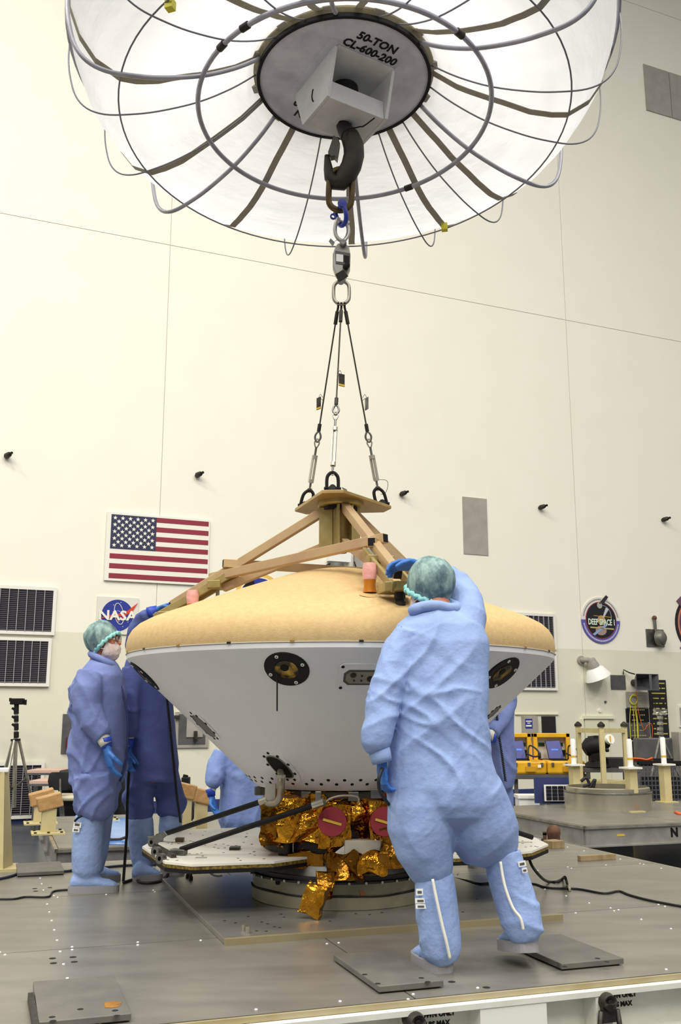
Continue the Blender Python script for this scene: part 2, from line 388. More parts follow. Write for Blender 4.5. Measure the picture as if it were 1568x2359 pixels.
part('yellow_rule', wpoly(MB(), [(cs - rs * .4, cz + rz * .17), (cs + rs * .5, cz + rz * .13), (cs + rs * .5, cz + rz * .15), (cs - rs * .4, cz + rz * .19)], .003, .042), M_YTAPE, t)
part('white_rule', wpoly(MB(), [(cs - rs * .6, cz - rz * .3), (cs + rs * .62, cz - rz * .34), (cs + rs * .62, cz - rz * .4), (cs - rs * .6, cz - rz * .36)], .003, .042), mat('patch_tanrule', 'b8a878', .6), t)
bt = MB()
for k in range(46):
    a = math.pi * (.06 + .88 * k / 45)
    for sg in (1, -1):
        if 16 < k < 22 and sg == 1: continue
        c = wp(cs + rs * .9 * math.cos(a), cz + sg * rz * .9 * math.sin(a), .025)
        Rl = Matrix.Rotation(WANG, 3, 'Z') @ Matrix.Rotation(-a * sg, 3, 'Y')
        bt.box(c, (.03, .003, .012), Rl, 0 if sg == 1 else 1)
o = part('border_lettering', bt, [mat('patch_ink', '3c3a44', .6), M_FLAGW], t); tag(o, kind='stuff')
# ---- emblem cut by the right edge
t = wthing('dark_round_emblem', 1590, 1500, 'round black and magenta emblem with orange inner ring beside the alarm bell', 'emblem')
cs, cz = ws(1610, 1440); r_ = cs - ws(1554, 1440)[0]
part('rim', wdisc(MB(), cs, cz, r_, r_, .015, .003), mat('emblem_black', '1c141c', .5), t)
part('ring', wdisc(MB(), cs, cz, r_ * .9, r_ * .9, .005, .018), mat('emblem_orange', 'c87a58', .6), t)
part('face', wdisc(MB(), cs, cz, r_ * .84, r_ * .84, .005, .023), mat('emblem_plum', '4a2236', .6, c2='6a3a4e', scale=6), t)
for a in (2.25, 4.05):
    part('ribbon', wpoly(MB(), [(cs + r_ * q * math.cos(a + d), cz + r_ * q * math.sin(a + d)) for q, d in ((.88, -.24), (1.16, -.2), (1.16, .2), (.88, .24))], .012, .012), mat('emblem_mauve', '6a4a5c', .6), t)
# ---- louvred vents
def vent(p0, p1, nm, label, name='louvred_vent', slats=22):
    t = wthing(name, (p0[0] + p1[0]) / 2, p1[1], label, 'vent', 'louvred vents on the back wall')
    sa, za = ws(*p0); sb, zb = ws(*p1); f = .05
    part('backing', sbox(MB(), sa, sb, zb, za, .01, .002), mat('vent_dark', '23232c', .6), t)
    part('frame', MB_frame(sa, sb, zb, za, f, .05), mat('vent_frame', 'e6e4dc', .45), t)
    sl = MB(); hh = (za - zb - 2 * f) / slats
    for k in range(slats):
        zc = zb + f + (k + .5) * hh
        a = wp((sa + sb) / 2, zc, .025); sl.box(a, (sb - sa - 2 * f, .03, .006), Matrix.Rotation(WANG, 3, 'Z') @ Matrix.Rotation(math.radians(-38), 3, 'X'))
    o = part('slats', sl, mat('vent_slat', '6a6670', .5), t); tag(o, kind='stuff')
    for k in range(nm):
        sc = sa + f + (sb - sa - 2 * f) * (k + 1) / (nm + 1)
        part('mullion', sbox(MB(), sc - .0045, sc + .0045, zb + f, za - f, .03, .03), mat('vent_mullion', 'a4a4aa', .45), t)
def MB_frame(sa, sb, z0, z1, f, th, out=.0):
    m = MB(); sbox(m, sa, sb, z1 - f, z1, th, out); sbox(m, sa, sb, z0, z0 + f, th, out); sbox(m, sa, sa + f, z0 + f, z1 - f, th, out); sbox(m, sb - f, sb, z0 + f, z1 - f, th, out); return m
vent((-48, 1346), (124, 1464), 7, 'dark louvred vent with white frame, upper of the pair beside the insignia board')
vent((-48, 1466), (112, 1582), 7, 'dark louvred vent with white frame, lower of the pair beside the insignia board')
vent((-60, 1757), (95, 1884), 6, 'low dark louvred vent just above the blue base strip behind the tripod')
vent((1161, 1410), (1279, 1497), 8, 'dark louvred vent with white frame level with the capsule rim, upper of two', slats=18)
vent((1166, 1499), (1282, 1591), 8, 'dark louvred vent below the capsule rim, lower of two', slats=18)
# ---- plain grey plates
o = thing('blank_wall_plate', wbox(MB(), (1064, 1144), (1124, 1280), .012, .003), M_GREYP, 'plain upright grey metal plate on the wall above the worker bending over', 'panel')
t = wthing('grey_wall_hatch', 1540, 270, 'wide grey wall hatch high up beside the canopy', 'panel')
sa, za = ws(1480, 148); sb, zb = ws(1640, 300)
mid = ws(1541, 200)[0]
part('hatch_leaf', sbox(MB(), sa, mid - .01, zb, za, .02, .003), M_GREYP, t); part('hatch_leaf', sbox(MB(), mid + .01, sb, zb, za, .02, .003), M_GREYP, t)
# ---- small nozzles
for k, (px, py, q) in enumerate([(15, 1052, 'above the upper louvred vent'), (453, 1096, 'above the flag'), (923, 1139, 'beside the lifting plate'), (1242, 1170, 'beyond the tall grey plate'), (1525, 1198, 'above the alarm bell')]):
    c = Wl(px, py); t = empty('wall_nozzle', c, 'small black nozzle on the wall ' + q, 'nozzle', 'black nozzles in a row along the wall', WANG)
    part('flange', MB().cyl(c, c - WN * .02, .035, 14), M_STEELD, t, 40)
    d = (-WN + WX * .5 + UP * .2).normalized()
    part('body', MB().tube([c, c - WN * .05, c - WN * .05 + d * .08, c - WN * .05 + d * .1], [.035, .05, .042, .03], 14), M_STEELD, t, 50)
    part('tip', MB().cyl(c - WN * .05 + d * .1, c - WN * .05 + d * .15, .022, 10), M_BLACK, t, 40)
# ---- dome wall lamp
c = Wl(1336, 1521); k_ = S(1336, 1521, c.y)
t = empty('dome_wall_lamp', c, 'white dome shaded lamp on a bent pipe arm under the oval plaque', 'lamp', None, WANG)
part('mount', MB().cyl(c, c - WN * .05, .085, 16), M_GREYP, t, 40)
e = c - WN * .18 + WX * .04
part('arm', MB().tube([c, c - WN * .1, e, e + WX * .08 - UP * .02], [.05] * 4, 12), M_GREYP, t, 50)
ax = (WX * .42 - UP * .9).normalized(); Rl = rot_to(-ax)
n0 = e + WX * .09 - UP * .03
part('neck', MB().lathe([(.0, .06), (.085, .05), (.10, -.02), (.12, -.10), (.115, -.13)], n0, 20, R=Rl), M_GREYP, t, 50)
sh = n0 + ax * .13
part('shade', MB().lathe([(.115, 0), (.17, -.03), (.255, -.2), (.262, -.215), (.255, -.212), (.16, -.04), (.10, -.01)], sh, 28, R=Rl), M_WHITEP, t, 50)
part('bulb', MB().ball(sh + ax * .1, .06), mat('bulb_glass', 'b8b8b8', .2), t, True)
# ---- alarm bell
t = wthing('alarm_bell', 1506, 1490, 'grey round alarm bell on a square steel plate with conduit', 'bell')
part('plate', wbox(MB(), (1486, 1449), (1529, 1491), .02, .003), M_STEEL, t)
c = Wl(1509, 1470); part('gong', MB().lathe([(.0, .16), (.08, .155), (.13, .12), (.15, .06), (.155, 0), (.12, 0)], c - WN * .06 + WX * .02, 24, R=rot_to(-WN + WX * .35)), mat('bell_grey', '77756c', .45, .4), t, 50)
part('hood', MB().lathe([(.158, .0), (.158, .1), (.15, .1), (.15, 0)], c - WN * .06 + WX * .02, 20, R=rot_to(-WN + WX * .35, UP), a0=math.pi * .55, a1=math.pi * 1.45), mat('bell_grey2', '6a685f', .45, .4), t, 40)
c1 = Wl(1505, 1448); c2 = Wl(1503, 1424)
part('conduit', MB().tube([c - WN * .05, c1 - WN * .05, c2 - WN * .05], [.035, .03, .035], 10), M_STEEL, t, 50)
part('fitting', MB().ball(c2 - WN * .05, .05), M_RUST, t, True)
# ---- horn loudspeaker
t = wthing('horn_loudspeaker', 1445, 1590, 'dark square-mouthed horn loudspeaker on a grey bracket plate', 'loudspeaker')
part('bracket_plate', wbox(MB(), (1405, 1555), (1440, 1588), .02, .003), M_GREYD, t)
a0, a1 = Wl(1431, 1554), Wl(1484, 1592)
hw = (a1 - a0).dot(WX) / 2; hz = (a0.z - a1.z) / 2; cc = (a0 + a1) / 2 - WN * .14
def loop(c, w, h, d): return [c + WX * sx * w + UP * sy * h - WN * d for sx, sy in ((-1, -1), (1, -1), (1, 1), (-1, 1))]
hm = MB(); A = loop(cc, hw, hz, .30); B = loop(cc, hw * .96, hz * .92, .295); C_ = loop(cc, hw * .2, hz * .3, .02); D = loop(cc, hw * .28, hz * .4, .0)
hm.add(A + D + B + C_, [(i, (i + 1) % 4, 4 + (i + 1) % 4, 4 + i) for i in range(4)] + [(i, (i + 1) % 4, 8 + (i + 1) % 4, 8 + i) for i in range(4)] + [(8 + i, 8 + (i + 1) % 4, 12 + (i + 1) % 4, 12 + i) for i in range(4)] + [(12, 13, 14, 15), (4, 5, 6, 7)])
part('horn', hm, mat('horn_grey', '4c4c52', .5), t)
part('divider', MB().bar(cc + WX * hw * .28 - WN * .29 - UP * hz * .92, cc + WX * hw * .28 - WN * .29 + UP * hz * .92, .02, .05), M_GREYD, t)
part('driver', MB().cyl(cc + WN * .13, cc, .07, 14), M_STEELD, t, 40)
part('cable', MB().tube([Wl(1433, 1554) - WN * .03, Wl(1432, 1543) - WN * .05, Wl(1441, 1550) - WN * .1, Wl(1450, 1554) - WN * .16], .012, 6), M_BLACK, t, True)
# ---- cable patch panels
t = wthing('cable_patch_panel', 1520, 1835, 'tall black patch panel with rows of yellow sockets on the wall', 'panel')
sa, za = ws(1490, 1566); sb, zb = ws(1550, 1860)
part('backplate', sbox(MB(), sa, sb, zb, za, .03, .003), mat('patch_backplate', '17171b', .5), t)
for (x0, y0, x1, y1, m) in ((1440, 1594, 1492, 1630, M_GREYP), (1440, 1632, 1492, 1664, M_BLACK), (1440, 1666, 1494, 1698, M_GREYD), (1441, 1700, 1494, 1745, M_BLACK), (1490, 1566, 1494, 1568, M_BLACK)):
    part('module', wbox(MB(), (x0, y0), (x1, y1), .045, .003), m, t)
sk = MB()
rnd = random.Random(7)
for r in range(24):
    zz = za - .07 - r * (za - zb - .1) / 24
    for c in range(12):
        if rnd.random() < (.95 if r < 3 else .62): sbox(sk, sa + .06 + c * (sb - sa - .1) / 12, sa + .085 + c * (sb - sa - .1) / 12, zz - .01, zz + .012, .008, .033)
s2a, z2a = ws(1442, 1600); s2b, z2b = ws(1490, 1742)
for r in range(12):
    zz = z2a - r * (z2a - z2b) / 12
    for c in range(9):
        if rnd.random() < .6: sbox(sk, s2a + .03 + c * (s2b - s2a - .05) / 9, s2a + .05 + c * (s2b - s2a - .05) / 9, zz - .008, zz + .01, .008, .048)
o = part('sockets', sk, mat('socket_yellow', 'c9ba5a', .5), t); tag(o, kind='stuff')
def hang(pts, r, m, label, out=.07, cat='cable', group=None):
    q = [Wl(x, y, out + .02 * ((i % 3) - 1)) for i, (x, y) in enumerate(pts)]
    return thing('hanging_cable', smooth_tube(q, r), m, label, cat, group, True)
def smooth_tube(q, r, seg=6, sub=5, closed=False):
    pts = []; n = len(q); q = [Vector(v) for v in q]
    rng = range(n) if closed else range(n - 1)
    for i in rng:
        p0 = q[i - 1] if (i or closed) else q[0]; p1 = q[i]; p2 = q[(i + 1) % n]; p3 = q[(i + 2) % n] if (closed or i + 2 < n) else q[-1]
        for k in range(sub):
            u = k / sub; pts.append(.5 * ((2 * p1) + (p2 - p0) * u + (2 * p0 - 5 * p1 + 4 * p2 - p3) * u * u + (3 * p1 - p0 - 3 * p2 + p3) * u ** 3))
    if not closed: pts.append(q[-1])
    return MB().tube(pts, r, seg, closed)
M_YC = mat('yellow_cable', 'd6cf3e', .5); M_OC = mat('orange_cable', 'd4622a', .5)
hang([(1451, 1612), (1455, 1602), (1462, 1600), (1467, 1610), (1463, 1622), (1454, 1621), (1450, 1610), (1456, 1603), (1465, 1604), (1468, 1615), (1461, 1623), (1452, 1618)], .009, M_YC, 'yellow cable coiled in a loop on the upper grey module')
for i, (x0, x1, x2) in enumerate(((1452, 1450, 1455), (1457, 1460, 1463), (1460, 1466, 1470), (1463, 1468, 1474))):
    hang([(x0, 1625), (x1, 1660), (x1 + 2, 1700), (x2, 1745)], .007, M_YC, 'thin yellow cable hanging down from the loop past the modules', group='hanging yellow cables')
hang([(1464, 1590), (1470, 1640), (1482, 1680), (1490, 1672), (1500, 1668), (1502, 1690), (1496, 1735)], .007, M_OC, 'orange cable looping from the horn loudspeaker across the modules')
# ---- boxes and hatches on the lower wall
t = wthing('grey_phone_box', 1218, 1700, 'narrow grey wall box with a small blue sign on its front', 'box')
part('body', wbox(MB(), (1200, 1650), (1235, 1700), .08, .003), M_GREYP, t); sg = part('blue_sign', wbox(MB(), (1209, 1656), (1226, 1678), .006, .083), M_NBLUE, t)
part('sign_text', MB_lines := wbox(wbox(wbox(MB(), (1211, 1660), (1224, 1663), .003, .089), (1214, 1665), (1221, 1667), .003, .089), (1211, 1670), (1224, 1674), .003, .089), M_FLAGW, sg)
thing('black_wall_recess', wbox(MB(), (1246, 1650), (1279, 1700), .03, .003), mat('recess_black', '1a181a', .5), 'black glass-fronted wall box beside the blue sign box', 'box')
tag(part('trim_1', wbox(MB(), (1185, 1644), (1285, 1646.5), .03, .002), mat('trim_cream', 'e0dfc6', .5)), kind='structure')
d1 = part('door_1', wbox(MB(), (1345, 1657), (1410, 1850), .02, .002), mat('door_cream', 'dcdbc0', .45)); tag(d1, kind='structure')
part('door_frame', wbox(wbox(MB(), (1340, 1649), (1412, 1656), .05, .002), (1340, 1656), (1345, 1850), .05, .002), mat('trim_cream', 'e0dfc6'), d1)
thing('door_sensor', MB().cyl(Wl(1380, 1637), Wl(1380, 1637) - WN * .03, .035, 14), M_FLAGW, 'small round white sensor on the wall above the door', 'sensor', None, 40)
thing('wall_button', MB().cyl(Wl(1393, 1617), Wl(1393, 1617) - WN * .03, .022, 12), M_GREYD, 'tiny grey button on the wall beside the horn loudspeaker', 'button', None, 40)
t = wthing('extinguisher_recess', 165, 1735, 'grey recessed wall cabinet with red extinguisher box behind the standing worker', 'cabinet')
part('cabinet_back', wbox(MB(), (145, 1645), (190, 1735), .02, .003), M_GREYD, t)
part('red_box', wbox(MB(), (153, 1698), (182, 1727), .08, .02), mat('red_box_paint', '6e1e22', .5), t)
part('valve', MB().tube([Wl(163, 1698) - WN * .06, Wl(163, 1690) - WN * .06, Wl(168, 1690) - WN * .06], .02, 8), M_STEEL, t, True)
t = wthing('power_switch_box', 440, 1722, 'open grey electrical wall box with white switch panel beside the capsule', 'cabinet')
part('housing', wbox(MB(), (404, 1640), (479, 1722), .03, .003), M_GREYP, t); part('dark_inner', wbox(MB(), (412, 1645), (472, 1714), .01, .033), M_GREYD, t)
part('white_plate', wbox(MB(), (430, 1650), (466, 1698), .02, .04), M_GREYP, t); part('handle', wbox(MB(), (446, 1684), (452, 1708), .06, .06), M_STEELD, t)
part('lid_bar', wbox(MB(), (400, 1648), (412, 1656), .05, .035), M_STEELD, t)
t = wthing('junction_box', 845, 1335, 'grey wall junction box with a curled black cable above the tan nose', 'box')
part('housing', wbox(MB(), (813, 1262), (873, 1337), .08, .003), M_GREYP, t)
part('cable', smooth_tube([Wl(816, 1294, .1), Wl(820, 1306, .12), Wl(832, 1311, .12), Wl(847, 1310, .12), Wl(850, 1316, .1)], .012), M_BLACK, t, True)
part('connector', wbox(MB(), (838, 1310), (853, 1321), .05, .09), M_STEELD, t)
t = wthing('wall_projector', 762, 1322, 'dark grey floodlight head on a wall bracket peeking over the tan nose', 'lamp')
part('bracket', wbox(MB(), (733, 1312), (790, 1324), .15, .003), M_GREYD, t); part('head', MB().lathe([(0, .12), (.12, .1), (.17, 0), (.16, -.03)], Wl(775, 1310, .25), 20, R=rot_to(UP)), M_GREYD, t, 50)
part('yoke', smooth_tube([Wl(746, 1318, .2), Wl(752, 1303, .25), Wl(766, 1299, .25), Wl(772, 1308, .25)], .02), M_BLACK, t, True)
t = wthing('white_control_box', 772, 1294, 'small white wall box with a red lamp below the gold hub', 'box')
part('housing', wbox(MB(), (752, 1264), (803, 1297), .1, .003), M_WHITEP, t); part('red_lamp', wbox(MB(), (760, 1270), (765, 1275), .02, .1), M_NRED, t)

# ------------------------------------------------------------------ pallets (work platforms)
PR = Matrix.Rotation(PANG, 3, 'Z')
def pbox(mb, s0, s1, n0, n1, z0, z1, mi=0, fr=None):
    fr = fr or (lambda s, n: sn(s, n)); c = fr((s0 + s1) / 2, (n0 + n1) / 2) + UP * ((z0 + z1) / 2)
    return mb.box(c, (s1 - s0, n1 - n0, z1 - z0), PR, mi)
def inv_sn(p): return p.dot(PT), p.dot(PN)
S0, S1, N0, N1 = -5.0, 4.72, 3.76, 7.95
plat = empty('work_platform', sn(0, 5.8, FLOOR_Z), 'wide bare aluminium work platform under the capsule with white painted side beams', 'platform')
CUTS = [-5.0, -1.5, 1.6, 4.72]; NC = [3.76, 5.06, 6.5, 7.95]
for i in range(3):
    for j in range(3):
        gg = .003
        part('deck_plate', pbox(MB(), CUTS[i] + gg, CUTS[i + 1] - gg, NC[j] + gg, NC[j + 1] - gg, -.018, 0), M_ALU, plat)
part('deck_core', pbox(MB(), S0 + .01, S1 - .01, N0 + .01, N1 - .01, -.03, -.018), M_HOLE, plat)
part('edge_strip', pbox(MB(), S0, S1, N0 - .016, N0 - .002, -.022, -.002), mat('edge_strip_metal', 'b3a88c', .5, .4, c2='a3946e', scale=5), plat)
part('edge_strip', pbox(MB(), S1, S1 + .03, N0, N1, -.022, -.002), M_ALU2, plat)
M_BEAM = M_PAINTW
for (n, lab) in ((N0, 0),):
    part('top_flange', pbox(MB(), S0, S1, n - .055, n + .1, -.045, -.024), M_BEAM, plat)
    part('web', pbox(MB(), S0, S1, n + .04, n + .06, -.2, -.045), M_BEAM, plat)
    part('bottom_flange', pbox(MB(), S0, S1, n - .055, n + .1, -.222, -.2), M_BEAM, plat)
part('web', pbox(MB(), S1 - .06, S1 - .04, N0 + .1, N1, -.2, -.03), M_BEAM, plat); part('web', pbox(MB(), S0, S1, N1 - .06, N1 - .04, -.2, -.03), M_BEAM, plat)
def side_s(px, py):            # s on the front face of the platform from a pixel
    d = ray(px, py); t_ = (N0 - .05 - EYE.dot(PN)) / d.dot(PN); p = EYE + d * t_; return p.dot(PT), p.z
for px0, px1, py in ((1105, 1258, 2320), (940, 976, 2350), (1372, 1408, 2320), (200, 236, 2350)):
    a = side_s(px0, py)[0]; b = side_s(px1, py)[0]
    part('gusset_plate' if px1 - px0 > 60 else 'stiffener', pbox(MB(), a, b, N0 - .052, N0 + .05, -.2, -.045), mat('gusset_paint', 'e4e4da', .4) if px1 - px0 > 60 else M_BEAM, plat)
# tie-down eyes with writing beside
for (px, py, lines) in ((1394, 2306, ('TIE-DOWN ONLY', '1500 LBS MAX')), (955, 2352, ('TIE-DOWN ONLY', '1500 LBS MAX'))):
    s_, z_ = side_s(px, py); c = sn(s_, N0 - .055, z_); fr = part('tie_down_boss', MB().tube([c + PN * .05, c - PN * .01, c - PN * .035, c - PN * .035], [.036, .036, .03, .016], 18), M_STEELD, plat, 40)
    part('bore', MB().cyl(c - PN * .03, c - PN * .037, .013, 14), M_HOLE, fr)
    part('lug', pbox(MB(), s_ - .03, s_ + .03, N0 - .075, N0 - .055, z_ - .075, z_), M_STEELD, fr)
    ring = MB().tube([c - PN * .015 + PT * x + UP * z for x, z in ((-.035, -.03), (-.05, -.12), (-.04, -.2), (.04, -.2), (.052, -.12), (.04, -.03))], .011, 8); part('shackle_ring', ring, M_STEELD, fr, True)
    Rt = PR @ Matrix(((1, 0, 0), (0, 0, -1), (0, 1, 0)))
    tb = place(text_mb(lines[0], .026, .001, xs=1.0, bold=.0012), Rt, sn(s_ + .105, N0 + .039, z_ - .012)); t2 = place(text_mb(lines[1], .026, .001, xs=1.0, bold=.0012), Rt, sn(s_ + .105, N0 + .039, z_ - .046))
    tb.add(t2.v, t2.f); part('stencil_lettering', tb, M_BLACK, plat)
for s_ in (-4.6, -2, .6, 3.2, 4.5):
    for n_ in (4.0, 7.6): part('support_block', pbox(MB(), s_ - .1, s_ + .1, n_ - .1, n_ + .1, FLOOR_Z, -.2), M_GREYD, plat)
part('cross_beam', pbox(MB(), S0, S1, 3.9, 4.1, -.21, -.03), M_GREYD, plat); part('cross_beam', pbox(MB(), S0, S1, 7.5, 7.7, -.21, -.03), M_GREYD, plat)
# rivets and bolt holes
rv = MB(); rnd = random.Random(11)
def rivet(p, r=.0065): rv.lathe([(r, 0), (r * .8, .003), (0, .004)], p, 7)
for s_ in [S0 + .3 * k for k in range(33)]:
    for n_ in (5.03, 5.09, 6.47, 6.53, N0 + .06):
        if rnd.random() < .8: rivet(sn(s_ + rnd.uniform(-.02, .02), n_))
for c_ in (-1.5, 1.6):
    for n_ in [N0 + .2 * k for k in range(22)]:
        for e in (-.03, .03):
            if rnd.random() < .7: rivet(sn(c_ + e, n_))
for n_ in [N0 + .25 * k for k in range(17)]:
    rivet(sn(0.35, n_)); rivet(sn(3.35, n_)); rivet(sn(4.6, n_))
o = part('rivets', rv, M_WHITEP, plat); tag(o, kind='stuff')
hl = MB()
for px, py in ((121, 2208), (123, 2219), (168, 2205), (171, 2216), (80, 2047), (82, 2053), (115, 2045), (1040, 2262), (1120, 2275)):
    hl.lathe([(.016, .0005), (.015, .001), (0, .001)], G(px, py), 10)
for k in range(14): hl.lathe([(.008, .0005), (.007, .001), (0, .001)], G(rnd.uniform(400, 560), rnd.uniform(2040, 2100)), 8)
o = part('bolt_holes', hl, M_HOLE, plat); tag(o, kind='stuff')

# cover plates lying on the platform
def cover(pts, th, label, holes, extra=None):
    """pts: 4 ground pixels -> s,n box"""
    q = [inv_sn(G(x, y)) for x, y in pts]; s0 = (q[0][0] + q[3][0]) / 2; s1 = (q[1][0] + q[2][0]) / 2; n1 = (q[0][1] + q[1][1]) / 2; n0 = (q[2][1] + q[3][1]) / 2
    t = empty('cover_plate', sn((s0 + s1) / 2, (n0 + n1) / 2, 0), label, 'plate', 'loose steel plates on the platform', PANG)
    part('plate', pbox(MB(), s0, s1, n0, n1, .006, th), mat('cover_steel', '77756f', .55, .5, c2='6c6a66', scale=8), t, bevel=.003)
    part('packing', pbox(MB(), s0 + .015, s1 - .015, n0 + .015, n1 - .015, 0, .006), M_STEELD, t)
    for (x, y) in holes:
        p = G(x, y, th); part('bolt_hole', MB().lathe([(.012, .0002), (.011, .0008), (0, .0008)], p, 12), M_HOLE, t)
    return t, (s0, s1, n0, n1)
cover([(780, 2212), (915, 2204), (1010, 2278), (855, 2292)], .03, 'square steel cover plate between the boots and the platform edge', [(840, 2245), (870, 2266), (970, 2253), (985, 2262)])
cover([(1165, 2178), (1290, 2165), (1430, 2222), (1295, 2240)], .03, 'square steel cover plate under the lifted heel', [(1280, 2218), (1300, 2227), (1376, 2208), (1397, 2216)])
t, (a0, a1, b0, b1) = cover([(78, 2280), (262, 2263), (300, 2354), (85, 2378)], .03, 'thick square steel plate with an orange rust stain', [(120, 2343), (122, 2352), (265, 2328), (269, 2340), (185, 2325)])
part('rust_stain', MB().prism([G(x, y, .0305) for x, y in ((240, 2310), (262, 2306), (280, 2309), (276, 2318), (258, 2322), (242, 2322))], (0, 0, .0008)), mat('rust_stain', '9c6a20', .7, c2='6e4414', scale=20), t)
part('side_bar', MB().bar(G(70, 2296, .015), G(84, 2372, .015), .02, .03), M_STEELD, t)
cover([(40, 2003), (136, 1990), (148, 2016), (36, 2021)], .03, 'low steel plate near the tan post foot at the platform corner', [])
# adapter plate on the axis
AS, AN = inv_sn(AXIS)
ad = empty('adapter_plate', (AX, AY, 0), 'large square grey base plate under the ring stand', 'plate', None, PANG)
part('plate', pbox(MB(), AS - .92, AS + .92, AN - .96, AN + .94, .0, .028), M_ALU, ad, bevel=.003)
part('edge_bar', pbox(MB(), AS - .92, AS + .92, AN - .99, AN - .96, 0, .03), mat('edge_bar_tan', '9a8f70', .5, .5), ad)
hl = MB()
for k in range(26): hl.lathe([(.009, .0005), (.008, .001), (0, .001)], sn(AS + rnd.uniform(-.85, .85), AN + rnd.uniform(-.9, -.4), .028), 8)
o = part('bolt_holes', hl, M_HOLE, ad); tag(o, kind='stuff')
for px, py in ((432, 2032), (439, 2037)): thing('floor_bolt', MB().lathe([(.014, 0), (.014, .02), (.009, .022), (.009, .035), (0, .036)], G(px, py, .0 if px > 430 else 0) + UP * .028, 8), M_STEELD, 'small dark bolt standing on the base plate beside the solar panel tip', 'bolt', 'loose bolts on the base plate')
for px, py in ((562, 2145), (571, 2150)): thing('floor_peg', MB().lathe([(.012, 0), (.012, .03), (0, .032)], G(px, py, .028), 8), M_ALU2, 'small pale peg standing on the base plate corner', 'peg', 'pale pegs on the base plate')
# ring stand
M_RING = mat('ring_metal', '8e8a78', .42, .6, c2='7c7866', scale=5)
rs_ = empty('ring_stand', (AX, AY, .028), 'low round aluminium ring stand carrying the gold wrapped stage', 'stand')
part('ring_wall', MB().lathe([(.50, .03), (.525, .03), (.525, .165), (.50, .165), (.50, .03)], AXIS, 72), M_RING, rs_, 30)
part('lower_band', MB().lathe([(.526, .03), (.53, .03), (.53, .095), (.526, .097)], AXIS, 72), mat('alu_band', '9a957f', .42, .6), rs_, 30)
part('top_flange', MB().lathe([(.47, .165), (.54, .165), (.54, .176), (.515, .178), (.515, .2), (.47, .2)], AXIS, 72), mat('dark_flange', '2e2e30', .45, .4), rs_, 30)
part('adapter_ring', MB().lathe([(.44, .2), (.5, .2), (.485, .25), (.47, .262), (.44, .262)], AXIS, 72), M_STEEL, rs_, 30)
for k in range(36):
    a = 2 * math.pi * (k + .5) / 36; p = AXIS + Vector((.541 * math.cos(a), .541 * math.sin(a), .171))
    if p.y < 6.3: part('bolt', MB().cyl(p, p + Vector((math.cos(a), math.sin(a), 0)) * .008, .008, 6), M_ALU2, rs_)
def cyl_hit(px, py, R_):
    d = ray(px, py); a = d.x ** 2 + d.y ** 2; ox, oy = EYE.x - AX, EYE.y - AY; b = 2 * (ox * d.x + oy * d.y); c = ox * ox + oy * oy - R_ * R_
    return EYE + d * ((-b - math.sqrt(max(0, b * b - 4 * a * c))) / (2 * a))
p = cyl_hit(640, 2033, .527); nrm = Vector((p.x - AX, p.y - AY, 0)).normalized(); part('port_ring', MB().lathe([(.006, 0), (.013, 0), (.013, .008), (.006, .008)], p, 14, R=rot_to(nrm)), M_BLACK, rs_)
part('hoop_cable', MB().tube([AXIS + Vector((.532 * math.cos(a), .532 * math.sin(a), .1 + .004 * math.sin(7 * a))) for a in [math.pi + .05 + k * .06 for k in range(52)]], .005, 6), M_CABLE, rs_, True)
part('tape_patch', MB().prism([cyl_hit(x, y, .528) for x, y in ((825, 2050), (838, 2052), (842, 2062), (832, 2064))], -PN * .002), mat('tape_brown', '8a5a2c', .6), rs_)

# ------------------------------------------------------------------ far pallets
def far_pallet(corner_px, label, slen, nlen, z=0.0, name='work_platform', skirt=M_BEAM):
    c = G(*corner_px, z); s_, n_ = inv_sn(c)
    t = empty(name, sn(s_ + slen / 2, n_ + nlen / 2, FLOOR_Z), label, 'platform')
    k = 3
    for i in range(k): part('deck_plate', pbox(MB(), s_ + slen * i / k + .004, s_ + slen * (i + 1) / k - .004, n_, n_ + nlen, -.02, 0), M_ALU, t)
    part('edge_strip', pbox(MB(), s_ - .03, s_ + slen, n_ - .03, n_, -.03, -.004), M_ALU2, t); part('edge_strip', pbox(MB(), s_ - .03, s_, n_ - .03, n_ + nlen, -.03, -.004), M_ALU2, t)
    part('side_beam', pbox(MB(), s_, s_ + slen, n_ - .01, n_ + .02, -.19, -.02), skirt, t); part('side_beam', pbox(MB(), s_ - .01, s_ + .02, n_ + .02, n_ + nlen, -.19, -.02), skirt, t)
    part('bottom_flange', pbox(MB(), s_ - .03, s_ + slen, n_ - .04, n_ + .05, -.205, -.19), skirt, t); part('bottom_flange', pbox(MB(), s_ - .04, s_ + .05, n_ + .05, n_ + nlen, -.205, -.19), skirt, t)
    part('support_block', pbox(MB(), s_ + .6, s_ + .9, n_ + .5, n_ + .9, FLOOR_Z, -.19), M_GREYD, t); part('support_block', pbox(MB(), s_ + slen - .9, s_ + slen - .6, n_ + .5, n_ + .9, FLOOR_Z, -.19), M_GREYD, t)
    part('support_block', pbox(MB(), s_ + .6, s_ + .9, n_ + nlen - .9, n_ + nlen - .5, FLOOR_Z, -.19), M_GREYD, t)
    return t, s_, n_
M_ALUS = mat('pallet_skirt', '9c9a94', .5, .3, c2='8a8882', scale=6)
rp, rs0, rn0 = far_pallet((1347, 1903), 'grey aluminium pallet carrying the round steel ring and white topped posts', 3.6, 2.3, skirt=M_ALUS)
part('stencil_lettering', place(text_mb('N', .12, .001, bold=.006), PR @ Matrix(((1, 0, 0), (0, 0, -1), (0, 1, 0))), sn(inv_sn(G(1563, 1920, -.1))[0], rn0 - .012, -.1)), M_BLACK, rp)
part('yellow_tape', pbox(MB(), rs0 + .36, rs0 + .45, rn0 - .0125, rn0 - .01, -.11, -.09), M_YTAPE, rp)
